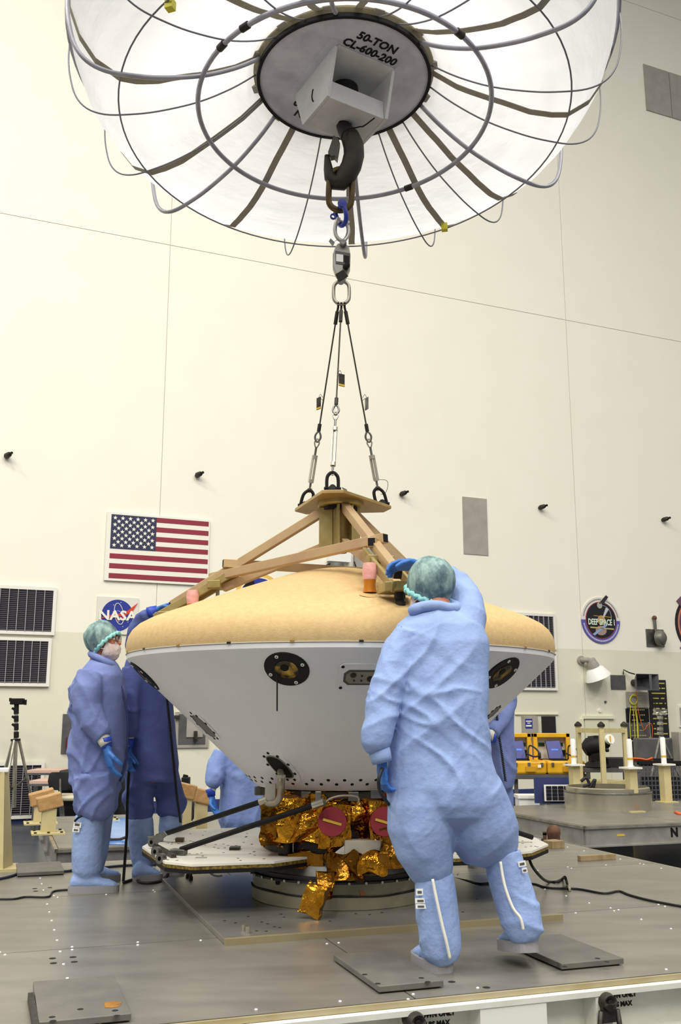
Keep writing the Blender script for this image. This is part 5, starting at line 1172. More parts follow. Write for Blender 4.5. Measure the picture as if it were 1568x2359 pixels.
def person(label, torso, arms, legs, head, suit, voxel=.012, fold=.012, seed=1, along=(.5, 0, .86), glasses=False, collar=None, extra=None, base=None):
    """torso: (px,py,Y,half width px,half depth m); arms: dict(sleeve=[(px,py,Y,r px)], hand=...); legs: dict(pant, boot, foot)"""
    allp = [P(*l['boot'][-1][:3]) for l in legs]
    b0 = base or sum(allp, Vector()) / len(allp); t = empty('person', (b0.x, b0.y, base.z if base else 0), label, 'person')
    pt = lambda q: P(q[0], q[1], q[2]); pr = lambda q: q[3] * S(q[0], q[1], q[2])
    cov = MB(); body = MB()
    rings = [(P(px, py, Y), Vector((hw * S(px, py, Y), 0, 0)), Vector((0, dp, 0))) for px, py, Y, hw, dp in torso]
    cov.rings(rings, seg=32); body.rings([(c, a * .72, b * .72) for c, a, b in rings], seg=24)
    for a in arms:
        sl = a['sleeve']; cov.tube([pt(q) for q in sl], [pr(q) for q in sl], 20); body.tube([pt(q) for q in sl], [min(pr(q) * .7, .055) for q in sl], 14)
    for l in legs:
        pn = l['pant']; cov.tube([pt(q) for q in pn], [pr(q) for q in pn], 22); body.tube([pt(q) for q in pn] + [pt(q) for q in l['boot']], [min(pr(q) * .7, .085) for q in pn] + [min(pr(q) * .6, .05) for q in l['boot']], 14)
    g = head_geo(P(*head[:3]), head[3], head[4] if len(head) > 4 else 1.0)
    body.add(g['skin'].v, g['skin'].f); neck = P(*head[:3]) - UP * .12; body.tube([neck, rings[0][0] - UP * .12], [.055, .07], 14)
    bo = part('body', remesh(body, .0085 if glasses else .011, 2), M_SKIN, t, True)
    for e in g['eyes']: part('eye', e, M_WHITEP, bo, True)
    for e in g['iris']: part('iris', e, M_HAIR, bo, True)
    part('eyebrows', g['brow'], M_HAIR, bo, True); part('mouth', g['mouth'], mat('lips', '9a5a50', .5), bo, True)
    cv = part('coverall', remesh(cov, voxel, 3, fold_fn(seed, fold, along)), suit, t, True)
    cap_ = part('bouffant_cap', g['cap'], M_CAP, t, True); part('elastic_band', g['band'], M_CAPB, cap_, True)
    mk = part('face_veil', g['mask'], M_MASK, t, True); part('veil_strap', g['strap'], M_WHITEP, mk, True)
    if glasses:
        gs = part('glasses', g['glasses'], M_STEELD, t, True)
        for l_ in g['lens']: part('lens', l_, mat('lens_glass', 'b8bcc0', .05, alpha=.25), gs, True)
    if collar:
        part('collar', smooth_tube([P(*q) for q in collar[0]], collar[1], 10, 5, collar[2] if len(collar) > 2 else False), suit, cv, True)
    for a in arms:
        sl = a['sleeve']; e = pt(sl[-1]); d = (pt(sl[-1]) - pt(sl[-2])).normalized()
        if 'cuff' in a: part('sleeve_cuff', MB().tube([e - d * .02, e + d * .03, e + d * .055], [a['cuff'] * 1.0, a['cuff'] * .95, a['cuff'] * .9], 18), a.get('cuffm', M_CUFF), cv, True)
        if 'hand' in a:
            h_ = a['hand']; W = P(*h_['w']); gv = part('glove', remesh(hand_mb(W, h_['d'], h_['n'], h_.get('k', 1.0), h_.get('curl', (.35, .4, .45, .5)), h_.get('ts', 1), h_.get('tc', .3)), .0036, 2), M_GLOVE, t, True)
            dd = Vector(h_['d']).normalized(); part('glove_cuff', MB().tube([W - dd * .075, W - dd * .05, W - dd * .01], [.042, .04, .032], 16), M_GLOVED, gv, True)
            part('wrist', MB().tube([e - d * .03, W - dd * .03], [.032, .029], 12), M_GLOVED, gv, True)
    for l in legs:
        bt = l['boot']; bm_ = MB(); bm_.tube([pt(q) for q in bt], [pr(q) for q in bt], 20)
        fm_, so = foot_parts(bt, l['foot'][0], l['foot'][1], l.get('fw', .052)); bm_.add(fm_.v, fm_.f)
        bo_ = part('boot_cover', remesh(bm_, .0095, 3, fold_fn(seed + 4, .009, (.1, 0, 1))), l.get('m', M_BOOT), t, True)
        part('sole', so, M_SOLE, bo_)
        if 'zip' in l: part('zipper', smooth_tube([P(*q) for q in l['zip']], .0065, 6), M_FLAGW, bo_, True)
        for q in l.get('tags', ()):
            c = P(*q[:3]); k_ = S(*q[:3]); tg = part('size_tag', MB().box(c, (q[3] * k_, .004, q[4] * k_), Matrix.Rotation(q[5] if len(q) > 5 else 0, 3, 'Y')), M_WHITEP, bo_)
            part('tag_print', MB().box(c + Vector((0, -.003, 0)), (q[3] * k_ * .6, .002, q[4] * k_ * .4), Matrix.Rotation(q[5] if len(q) > 5 else 0, 3, 'Y')), M_GREYD, tg)
    return t, cv

# --- worker seen from behind in the foreground
YF = 4.5
heelL = G(1022, 2243); toeL = heelL + Vector((-.07, .27, 0))
heelR = G(1222, 2236) + UP * .075; toeR = G(1222, 2236) + Vector((-.05, .26, .036))
p4, cv4 = person('person in light blue coverall seen from behind, bending over the capsule with one arm raised',
    torso=[(1008, 1398, 4.66, 40, .07), (1008, 1415, 4.64, 66, .10), (1012, 1440, 4.62, 100, .13), (1012, 1480, 4.60, 112, .15), (1012, 1560, 4.58, 112, .16), (1010, 1650, 4.56, 114, .165), (1012, 1740, 4.54, 122, .175), (1022, 1810, 4.52, 134, .18), (1030, 1850, 4.515, 136, .175), (1036, 1880, 4.51, 122, .15), (1042, 1900, 4.51, 90, .1)],
    arms=[dict(sleeve=[(945, 1468, 4.58, 44), (915, 1520, 4.54, 43), (893, 1580, 4.48, 40), (878, 1640, 4.44, 38), (871, 1690, 4.42, 36), (869, 1712, 4.42, 33), (873, 1728, 4.42, 25)], cuff=.05, cuffm=M_SUIT,
               hand=dict(w=(879, 1758, 4.45), d=(.06, .08, -1), n=(.75, .3, 0), ts=-1, curl=(.45, .5, .55, .6), k=1.02)),
          dict(sleeve=[(1062, 1462, 4.62, 50), (1078, 1420, 4.66, 46), (1076, 1385, 4.74, 42), (1062, 1362, 4.82, 38), (1030, 1335, 4.88, 32), (995, 1318, 4.92, 24)], cuff=.045, cuffm=M_SUIT,
               hand=dict(w=(966, 1303, 4.93), d=(-1, .05, .05), n=(-.2, -.35, -1), ts=1, curl=(.45, .5, .55, .55), k=1.25))],
    legs=[dict(pant=[(982, 1820, 4.51, 80), (977, 1860, 4.5, 81), (976, 1910, 4.5, 79), (982, 1965, 4.5, 68), (995, 2010, 4.5, 56), (1000, 2030, 4.5, 46)], boot=[(1000, 2010, 4.5, 44), (1002, 2060, 4.5, 48), (1008, 2120, 4.5, 49), (1012, 2165, 4.5, 49), (1016, 2190, 4.5, 46), (1018, 2203, 4.51, 40)], foot=(heelL, toeL), fw=.066,
               zip=[(996, 2025, 4.395), (1006, 2075, 4.388), (1018, 2130, 4.39), (1028, 2170, 4.392), (1036, 2208, 4.405)], tags=[(966, 2055, 4.43, 16, 14), (968, 2075, 4.425, 24, 11), (969, 2088, 4.425, 24, 10)]),
          dict(pant=[(1075, 1815, 4.52, 84), (1088, 1855, 4.55, 87), (1108, 1905, 4.57, 88), (1132, 1942, 4.58, 78), (1150, 1965, 4.58, 56), (1157, 1978, 4.58, 44)], boot=[(1158, 1960, 4.58, 42), (1166, 2010, 4.58, 46), (1182, 2070, 4.58, 48), (1198, 2118, 4.56, 47), (1205, 2142, 4.555, 43), (1210, 2155, 4.56, 38)], foot=(heelR, toeR), fw=.066,
               zip=[(1152, 1985, 4.478), (1162, 2040, 4.468), (1180, 2090, 4.462), (1198, 2115, 4.458), (1205, 2142, 4.462)], tags=[(1202, 1990, 4.5, 18, 12, -.2), (1208, 2005, 4.5, 12, 10, -.2)])],
    head=(988, 1357, 4.70, (-.55, .8, -.28), 1.08), suit=M_SUIT, voxel=.0085, fold=.015, seed=2, along=(.62, 0, .78),
    collar=([(952, 1406, 4.60), (975, 1398, 4.575), (1005, 1396, 4.565), (1035, 1402, 4.58), (1052, 1400, 4.62), (1035, 1392, 4.72), (985, 1392, 4.74)], .028, True))
thing('held_cable', smooth_tube([P(880, 1770, 4.40), P(872, 1795, 4.38), P(874, 1820, 4.40), P(884, 1838, 4.44), P(898, 1856, 4.5), P(920, 1880, 4.7)], .008, 8), M_CABLE, 'black cable held in the lowered glove of the bending worker', 'cable', None, True)

# --- worker in profile
h1 = G(162, 2053); person_y = h1.y
Y1 = 6.55
p1, cv1 = person('person in shade-toned blue coverall with glasses, face veil and teal cap standing in profile',
    torso=[(232, 1515, Y1, 26, .07), (232, 1530, Y1, 38, .14), (228, 1555, Y1, 56, .19), (228, 1600, Y1, 64, .20), (231, 1660, Y1, 63, .19), (229, 1720, Y1, 65, .19), (226, 1770, Y1, 66, .19), (222, 1800, Y1, 58, .17)],
    arms=[dict(sleeve=[(208, 1552, Y1 - .17, 30), (200, 1590, Y1 - .21, 33), (200, 1630, Y1 - .22, 33), (214, 1660, Y1 - .23, 30), (228, 1682, Y1 - .24, 24), (236, 1697, Y1 - .24, 18)], cuff=.043,
               hand=dict(w=(247, 1727, Y1 - .24), d=(.25, 0, -1), n=(.7, .45, .2), ts=1, curl=(.3, .35, .4, .45), k=1.22)),
          dict(sleeve=[(232, 1555, Y1 + .13, 30), (242, 1600, Y1 + .15, 30), (258, 1650, Y1 + .14, 28), (271, 1690, Y1 + .12, 22), (276, 1705, Y1 + .11, 18)], cuff=.043,
               hand=dict(w=(282, 1730, Y1 + .1), d=(.2, 0, -1), n=(.7, -.4, .2), ts=-1))],
    legs=[dict(pant=[(218, 1785, Y1 - .09, 50), (220, 1820, Y1 - .09, 49), (218, 1850, Y1 - .09, 47), (212, 1868, Y1 - .09, 43), (208, 1882, Y1 - .09, 34)], boot=[(207, 1878, Y1 - .09, 33), (203, 1920, Y1 - .09, 36), (201, 1970, Y1 - .09, 37), (200, 2005, Y1 - .09, 35), (198, 2028, Y1 - .09, 24)], foot=(G(158, 2056), G(272, 2053)), fw=.056,
               tags=[(178, 1900, Y1 - .19, 18, 12, .1), (175, 1912, Y1 - .19, 16, 9, .1)]),
          dict(pant=[(232, 1785, Y1 + .1, 48), (234, 1820, Y1 + .1, 44), (234, 1850, Y1 + .1, 40), (230, 1868, Y1 + .1, 34)], boot=[(228, 1866, Y1 + .1, 32), (222, 1920, Y1 + .1, 33), (216, 1970, Y1 + .1, 33), (212, 2010, Y1 + .1, 26)], foot=(G(186, 2032), G(276, 2028)), fw=.05)],
    head=(240, 1477, Y1, (1, -.1, .02), .97), suit=M_SUIT2, voxel=.011, fold=.018, seed=5, along=(.6, 0, -.6), glasses=True,
    collar=([(214, 1510, Y1 - .05), (232, 1518, Y1 - .1), (252, 1530, Y1 - .08), (262, 1533, Y1), (250, 1526, Y1 + .08), (226, 1512, Y1 + .08), (210, 1506, Y1 + .02)], .022, True))
part('front_zipper', smooth_tube([P(262, 1537, Y1 - .03), P(276, 1575, Y1 - .05), P(288, 1615, Y1 - .05), P(294, 1660, Y1 - .05), P(293, 1720, Y1 - .05), P(288, 1765, Y1 - .05), P(276, 1800, Y1 - .05)], .008, 6), mat('zip_navy', '2c3668', .7), cv1, True)
part('leg_tie', smooth_tube([P(172, 1892, Y1 - .2), P(180, 1884, Y1 - .21), P(188, 1880, Y1 - .21)], .007, 6), M_BLACK, cv1, True)

# --- worker reaching over the capsule rim
Y2 = 7.02
p2, cv2 = person('person in shade-darkened blue coverall reaching up to steady the end of the gold frame',
    torso=[(335, 1500, Y2, 26, .07), (333, 1520, Y2, 40, .14), (335, 1545, Y2, 48, .19), (340, 1600, Y2, 54, .2), (346, 1680, Y2, 57, .2), (350, 1760, Y2, 60, .2), (352, 1800, Y2, 57, .18)],
    arms=[dict(sleeve=[(310, 1540, Y2 - .16, 28), (300, 1600, Y2 - .2, 27), (298, 1660, Y2 - .2, 25), (296, 1700, Y2 - .2, 20)], cuff=.04, hand=dict(w=(296, 1728, Y2 - .2), d=(.05, 0, -1), n=(.6, .5, 0), ts=1)),
          dict(sleeve=[(324, 1530, Y2 - .12, 28), (313, 1485, Y2 - .2, 23), (314, 1453, Y2 - .28, 18), (328, 1433, Y2 - .34, 16), (346, 1417, Y2 - .4, 13)], cuff=.034, cuffm=M_GLOVED,
               hand=dict(w=(366, 1404, Y2 - .42), d=(1, -.1, .35), n=(.35, -.2, -.9), ts=-1, curl=(.55, .6, .65, .7), k=1.05))],
    legs=[dict(pant=[(325, 1780, Y2 - .05, 36), (322, 1830, Y2 - .05, 34), (322, 1870, Y2 - .05, 33), (322, 1892, Y2 - .05, 29)], boot=[(322, 1884, Y2 - .05, 28), (324, 1930, Y2 - .05, 30), (328, 1975, Y2 - .05, 28), (330, 2008, Y2 - .05, 20)], foot=(G(305, 2030), G(372, 2026)), fw=.052, m=M_BOOT),
          dict(pant=[(378, 1780, Y2 + .08, 36), (388, 1830, Y2 + .08, 32), (394, 1860, Y2 + .08, 30), (394, 1874, Y2 + .08, 24)], boot=[(394, 1868, Y2 + .08, 25), (392, 1910, Y2 + .08, 27), (390, 1960, Y2 + .08, 24), (392, 1994, Y2 + .08, 18)], foot=(G(370, 2014), G(424, 2014)), fw=.05, m=M_BOOT)],
    head=(340, 1482, Y2, (.9, -.3, .1), .95), suit=M_SUIT3, voxel=.012, fold=.018, seed=8, along=(.08, 0, 1))
def coil(pts, r, turns, rad, label, name='coiled_cord'):
    pts = [Vector(p) for p in pts]; L = [0]
    for a, b in zip(pts, pts[1:]): L.append(L[-1] + (b - a).length)
    n = turns * 8; out_ = []
    for i in range(n + 1):
        s_ = L[-1] * i / n; j = max(k for k in range(len(L)) if L[k] <= s_ + 1e-9); j = min(j, len(pts) - 2); f = (s_ - L[j]) / max(1e-6, L[j + 1] - L[j]); a = 2 * math.pi * i / 8
        out_.append(pts[j].lerp(pts[j + 1], f) + Vector((r * math.cos(a), r * math.sin(a), 0)))
    return thing(name, MB().tube(out_, rad, 5), M_CABLE, label, 'cord', None, True)
coil([P(297, 1775, Y2 - .26), P(293, 1850, Y2 - .26), P(292, 1920, Y2 - .24), P(287, 1990, Y2 - .26), G(284, 2030, .015)], .0075, 110, .0035, 'black coiled cord hanging between the two workers down to the platform')
coil([P(384, 1605, Y2 - .235), P(392, 1680, Y2 - .235), P(400, 1760, Y2 - .235), P(408, 1840, Y2 - .2), P(416, 1895, Y2 - .2)], .0075, 90, .0035, 'black coiled cord running down the back of the shade-darkened coverall')

# --- worker behind the stage, standing on the floor
Y3 = 8.7; B3 = P(560, 1900, Y3); B3.z = FLOOR_Z
legz = lambda px, z: (px, 1179.5 + FOC * math.tan(PITCH + math.atan((1.06 - z) / Y3)), Y3)
l3 = []
for px in (538, 588):
    k1 = legz(px, .05); k2 = legz(px, -.1); k3 = legz(px, -.38)
    l3.append(dict(pant=[(px, 1880, Y3, 33), (*k1, 30), (*k2, 24)], boot=[(*k2, 24), (*legz(px, -.25), 26), (*k3, 20)], foot=(Vector((P(px, 1900, Y3).x - .03, Y3 + .08, FLOOR_Z)), Vector((P(px, 1900, Y3).x + .08, Y3 - .17, FLOOR_Z)))))
p3, cv3 = person('person in pale blue coverall partly hidden behind the gold wrapped stage',
    torso=[(560, 1695, Y3, 22, .07), (560, 1710, Y3, 40, .13), (560, 1730, Y3, 52, .17), (562, 1780, Y3, 54, .18), (562, 1840, Y3, 58, .19), (562, 1890, Y3, 62, .19), (562, 1912, Y3, 54, .17)],
    arms=[dict(sleeve=[(512, 1735, Y3 - .08, 21), (499, 1765, Y3 - .12, 22), (494, 1790, Y3 - .15, 21), (489, 1806, Y3 - .17, 18), (487, 1815, Y3 - .17, 13)], cuff=.042, hand=dict(w=(488, 1838, Y3 - .18), d=(.25, -.1, -1), n=(.7, -.3, -.1), ts=1, k=1.1)),
          dict(sleeve=[(606, 1735, Y3, 21), (618, 1780, Y3, 20), (620, 1815, Y3 - .05, 16)], cuff=.042, hand=dict(w=(620, 1838, Y3 - .06), d=(0, -.1, -1), n=(-.7, -.3, -.1), ts=-1))],
    legs=l3, head=(560, 1655, Y3, (.2, -1, -.1), 1.0), suit=mat('coverall_pale', '8aa0da', .8, c2='8096d2', scale=8, bump=.25, bscale=24, trans=.12), voxel=.013, fold=.018, seed=12, along=(.4, 0, .9), base=B3)

# --- worker half hidden behind the bending worker
Y5 = 7.5
p5, cv5 = person('person in blue coverall mostly hidden behind the bending worker and the capsule',
    torso=[(1125, 1512, Y5, 22, .07), (1125, 1530, Y5, 44, .14), (1125, 1560, Y5, 58, .18), (1126, 1640, Y5, 58, .19), (1126, 1720, Y5, 60, .2), (1126, 1790, Y5, 62, .2), (1126, 1815, Y5, 56, .18)],
    arms=[dict(sleeve=[(1170, 1560, Y5 - .05, 22), (1166, 1620, Y5 - .1, 22), (1150, 1670, Y5 - .2, 20), (1132, 1690, Y5 - .28, 15)], cuff=.04, hand=dict(w=(1115, 1700, Y5 - .3), d=(-1, -.2, -.1), n=(0, .3, 1), ts=1)),
          dict(sleeve=[(1080, 1560, Y5, 22), (1072, 1620, Y5 - .05, 22), (1074, 1680, Y5 - .1, 18)], cuff=.04, hand=dict(w=(1078, 1712, Y5 - .1), d=(.1, 0, -1), n=(.6, .3, 0), ts=-1))],
    legs=[dict(pant=[(1098, 1800, Y5 - .02, 34), (1100, 1850, Y5 - .02, 33), (1102, 1885, Y5 - .02, 26)], boot=[(1102, 1878, Y5 - .02, 25), (1102, 1930, Y5 - .02, 26), (1102, 1975, Y5 - .02, 20)], foot=(G(1122, 1996), G(1084, 2000))),
          dict(pant=[(1146, 1800, Y5 + .05, 36), (1152, 1840, Y5 + .05, 34), (1156, 1868, Y5 + .05, 28)], boot=[(1156, 1862, Y5 + .05, 26), (1158, 1920, Y5 + .05, 26), (1158, 1966, Y5 + .05, 20)], foot=(G(1178, 1988), G(1140, 1990)))],
    head=(1122, 1480, Y5, (-.9, -.4, -.1), .95), suit=M_SUIT2, voxel=.013, fold=.018, seed=15, along=(-.3, 0, .9))
coil([P(1143, 1640, Y5 - .24), P(1148, 1690, Y5 - .24), P(1156, 1740, Y5 - .25), P(1164, 1800, Y5 - .24)], .008, 40, .0035, 'black coiled cord on the sleeve of the mostly hidden worker')

# ------------------------------------------------------------------ cables and blocks on the platform
def gcable(pts, r, label, m=M_CABLE, cat='cable'): return thing('floor_cable', smooth_tube([G(x, y, r) for x, y in pts], r, 7), m, label, cat, None, True)
gcable([(-20, 2028), (20, 2020), (60, 2007), (100, 2005), (150, 2007), (175, 2004), (240, 1998), (300, 1993), (360, 1992)], .009, 'thick dark blue cable lying across the platform behind the boots', mat('cable_navy', '1a2238', .6))
gcable([(-20, 2071), (30, 2071), (60, 2066), (110, 2066), (122, 2054), (150, 2050), (200, 2049)], .006, 'thin black cable lying in front of the profile worker boots')
gcable([(284, 2033), (310, 2026), (330, 2034), (368, 2030), (390, 2010), (405, 1996)], .009, 'black cable curling from the coiled cord around the boots')
gcable([(1040, 2022), (1080, 2030), (1105, 2036), (1140, 2034), (1225, 2036), (1260, 2045), (1330, 2048), (1390, 2058), (1425, 2053), (1450, 2062), (1500, 2075), (1590, 2092)], .007, 'black cable running across the platform behind the bending worker')
thing('drooping_cable', smooth_tube([P(1215, 1968, 6.25), P(1225, 1995, 6.2), P(1245, 2020, 6.25), G(1262, 2031, .012), G(1282, 2031, .012), G(1296, 2024, .012), P(1301, 2021, 6.3), G(1306, 2036, .01)], .009, 7), M_CABLE, 'black cable drooping from the solar panel to a metal clip on the platform', 'cable', None, True)
thing('cable_clip', MB().bar(G(1306, 2034, .01), G(1312, 2050, .01), .014, .014), M_ALU2, 'small shiny metal clip at the end of the drooping cable', 'clip')
a, b = G(1333, 1984), G(1415, 1979); thing('wood_strip', MB().bar(a + UP * .02, b + UP * .02, .04, .04), M_WOOD, 'loose brown wooden strip lying near the platform edge', 'block', None, False, .003)
a, b = G(1262, 1954), G(1290, 1952); thing('wood_wedge', MB().bar(a + UP * .03, b + UP * .03, .12, .06), M_WOOD, 'short brown wooden block beside the white solar panel tip', 'block', None, False, .003)
# rusty bollard in the gap
c = P(1274, 1900, 9.6); k_ = S(1274, 1900, 9.6); z0 = FLOOR_Z
t = empty('rusty_stanchion', (c.x, c.y, z0), 'squat rusty brown stanchion with lever standing between the platforms', 'stanchion')
part('barrel', MB().lathe([(.058, z0), (.058, -.02), (.064, -.0), (.064, .03), (.05, .06), (.03, .075), (0, .078)], Vector((c.x, c.y, 0)), 18), M_RUST, t, 40)
part('lever', MB().bar(Vector((c.x - .085, c.y, -.4)), Vector((c.x - .085, c.y, .005)), .03, .03), M_RUST, t); part('lever_link', MB().bar(Vector((c.x - .1, c.y, 0)), Vector((c.x, c.y, 0)), .03, .03), M_RUST, t)

# ------------------------------------------------------------------ equipment near the wall
# tripod stand, left
def stand(base, heads, label, metal, clamps, legs_r, name='tripod_stand', blk=M_BLACK, px_top=0):
    pass
q = G(30, 1905, FLOOR_Z); q = Vector((q.x, q.y, 0)); Yt = q.y - .35; k_ = S(38, 1700, Yt); tp_ = lambda px, py: P(px, py, Yt)
t = empty('tripod_stand', (tp_(36, 1800).x, Yt, FLOOR_Z), 'tall chrome tripod stand with black clamp knobs and empty head', 'tripod')
part('column', MB().cyl(tp_(38, 1630), Vector((tp_(36, 1800).x, Yt, FLOOR_Z + .3)), .03, 12), M_ALU2, t, 40)
for y0, y1, w in ((1630, 1645, 10), (1649, 1663, 9), (1667, 1682, 9), (1686, 1700, 10)):
    cl = part('clamp', MB().cyl(tp_(37.5, y0), tp_(37.5, y1), w * .5 * k_ + .005, 14), M_BLACK, t, 40)
    if y0 < 1680: part('clamp_lever', MB().bar(tp_(36, y0 + 7), tp_(28, y0 + 1), .03, .03), M_BLACK, cl)
part('crown', MB().cyl(tp_(36, 1702), tp_(36, 1707), 11 * k_, 16), M_BLACK, t, 40)
hd = part('head', MB().box(tp_(40, 1616), (.19, .1, .09)), M_BLACK, t, bevel=.01); part('knob', MB().bar(tp_(24, 1612), tp_(33, 1613), .03, .03), M_BLACK, hd); part('knob', MB().bar(tp_(48, 1616), tp_(59, 1618), .03, .03), M_BLACK, hd)
part('knob', MB().cyl(tp_(24, 1608), tp_(24, 1616), .02, 8), M_BLACK, hd); part('knob', MB().cyl(tp_(59, 1612), tp_(58, 1624), .02, 8), M_BLACK, hd); part('neck', MB().cyl(tp_(38, 1616), tp_(38, 1632), .035, 12), M_BLACK, hd)
top = tp_(36, 1705); base = Vector((top.x, top.y, FLOOR_Z))
for a, lab in ((math.radians(-95), 0), (math.radians(40), 1), (math.radians(150), 2)):
    f = base + Vector((math.cos(a), math.sin(a), 0)) * .42 + UP * .02; lg = part('leg', MB().cyl(top + Vector((math.cos(a), math.sin(a), 0)) * .05, f, .022, 10), M_ALU2, t, 40)
    m_ = top.lerp(f, .45); part('brace', MB().bar(m_, base + UP * .55, .02, .03), M_STEEL, lg); part('foot', MB().ball(f, .028, 8), M_BLACK, lg)
# office chair and desks, left
Yc = 13.1; cp_ = lambda px, py, dy=0: P(px, py, Yc + dy); kc = S(140, 1800, Yc)
t = empty('office_chair', (cp_(140, 1850).x, Yc, FLOOR_Z), 'black office chair with cream seat and steel back bar', 'chair')
part('backrest', MB().rings([(cp_(141, y), Vector((w * kc, 0, 0)), Vector((0, .04, 0))) for y, w in ((1779, 22), (1783, 28), (1800, 31), (1815, 28), (1820, 20))], seg=20), mat('chair_black', '16161a', .8), t, 50)
part('back_bar', MB().bar(cp_(139.5, 1794, -.06), cp_(139.5, 1850, -.06), .045, .02), M_ALU2, t)
part('seat', MB().box(cp_(142, 1836, .22), (.46, .46, .07)), mat('seat_cream', 'd0cbb0', .7), t, bevel=.03)
part('gas_column', MB().cyl(cp_(141, 1842, .2), Vector((cp_(141, 1842).x, Yc + .2, FLOOR_Z + .08)), .035, 12), M_STEEL, t, 40)
for k in range(5):
    a = k * 2 * math.pi / 5 + .3; c = Vector((cp_(141, 1842).x, Yc + .2, FLOOR_Z + .09)); e = c + Vector((math.cos(a) * .28, math.sin(a) * .28, -.03)); lg = part('base_leg', MB().bar(c, e, .04, .03), M_BLACK, t); part('castor', MB().ball(e - UP * .03, .03, 8), M_BLACK, lg)
def desk(px0, px1, py, label, dy, depth=.6, z_leg=True):
    a = P(px0, py, Yc + dy); b = P(px1, py, Yc + dy); t = empty('desk', ((a.x + b.x) / 2, Yc + dy, FLOOR_Z), label, 'desk')
    part('desktop', MB().box(Vector(((a.x + b.x) / 2, Yc + dy + depth / 2, a.z)), (b.x - a.x, depth, .05)), mat('laminate_pink', 'c8a898', .5), t, bevel=.005)
    part('edge_band', MB().box(Vector(((a.x + b.x) / 2, Yc + dy - .002, a.z - .03)), (b.x - a.x, .01, .03)), M_GREYD, t)
    for x in (a.x + .06, b.x - .06): part('leg', MB().bar(Vector((x, Yc + dy + depth / 2, FLOOR_Z)), Vector((x, Yc + dy + depth / 2, a.z - .02)), .05, .05), M_GREYD, t)
    return t
desk(67, 260, 1803, 'pink topped desk just behind the black office chair', .35)
desk(62, 262, 1778, 'pink topped shelf desk further back against the vent wall', 1.1, .5)
t = thing('black_equipment_case', MB().box(P(225, 1826, Yc + .98), (1.0, .4, .62)), mat('case_black', '131316', .6), 'black equipment case on the floor beneath the pink desks', 'case', None, False, .02)
# things behind between the workers: camera tripod and a black cable loop
Yk = 13.5; t = empty('camcorder_tripod', (P(428, 1830, Yk).x, Yk, FLOOR_Z), 'small black camera on a dark tripod far behind the reaching worker', 'tripod')
part('camera_body', MB().box(P(428, 1800, Yk), (.1, .16, .11)), M_BLACK, t, bevel=.01); part('camera_hood', MB().cyl(P(426, 1792, Yk), P(428, 1785, Yk), .035, 10), M_BLACK, t); part('pan_head', MB().cyl(P(428, 1806, Yk), P(428, 1816, Yk), .045, 10), M_BLACK, t)
for a in (-1.6, .5, 2.6):
    c = P(428, 1815, Yk); part('leg', MB().cyl(c, Vector((c.x + .3 * math.cos(a), Yk + .3 * math.sin(a), FLOOR_Z)), .018, 8), M_BLACK, t, 40)
thing('cable_bundle', smooth_tube([P(437, 1842, 9.9), P(434, 1860, 9.9), P(434, 1882, 9.9), P(440, 1886, 9.9), P(446, 1870, 9.9), P(443, 1852, 9.9), P(437, 1845, 9.9)], .022, 8), M_CABLE, 'black cable bundle hanging on the tan post by the reaching worker', 'cable', None, True)

# workbench with yellow cases, right
Yb = 14.2; bp_ = lambda px, py, dy=0: P(px, py, Yb + dy); kb = S(1260, 1780, Yb)
zt_ = bp_(1260, 1784).z; x0, x1 = bp_(1150, 1784).x, bp_(1354, 1784).x
t = empty('workbench', ((x0 + x1) / 2, Yb + .35, FLOOR_Z), 'grey steel workbench carrying the open yellow cases', 'table')
part('bench_top', MB().box(((x0 + x1) / 2, Yb + .35, zt_ - .03), (x1 - x0, .9, .06)), M_GREYD, t)
for x in (x0 + .05, bp_(1188, 1800).x, x1 - .05):
    for dy in (0, .7): part('leg', MB().bar((x, Yb + dy, FLOOR_Z), (x, Yb + dy, zt_ - .06), .05, .05), M_GREYD, t)
part('lower_shelf', MB().box(((x0 + x1) / 2, Yb + .35, zt_ - .5), (x1 - x0, .8, .04)), M_GREYD, t)
M_CASE = mat('case_yellow', 'e0ac1c', .45, c2='d6a018', scale=5)
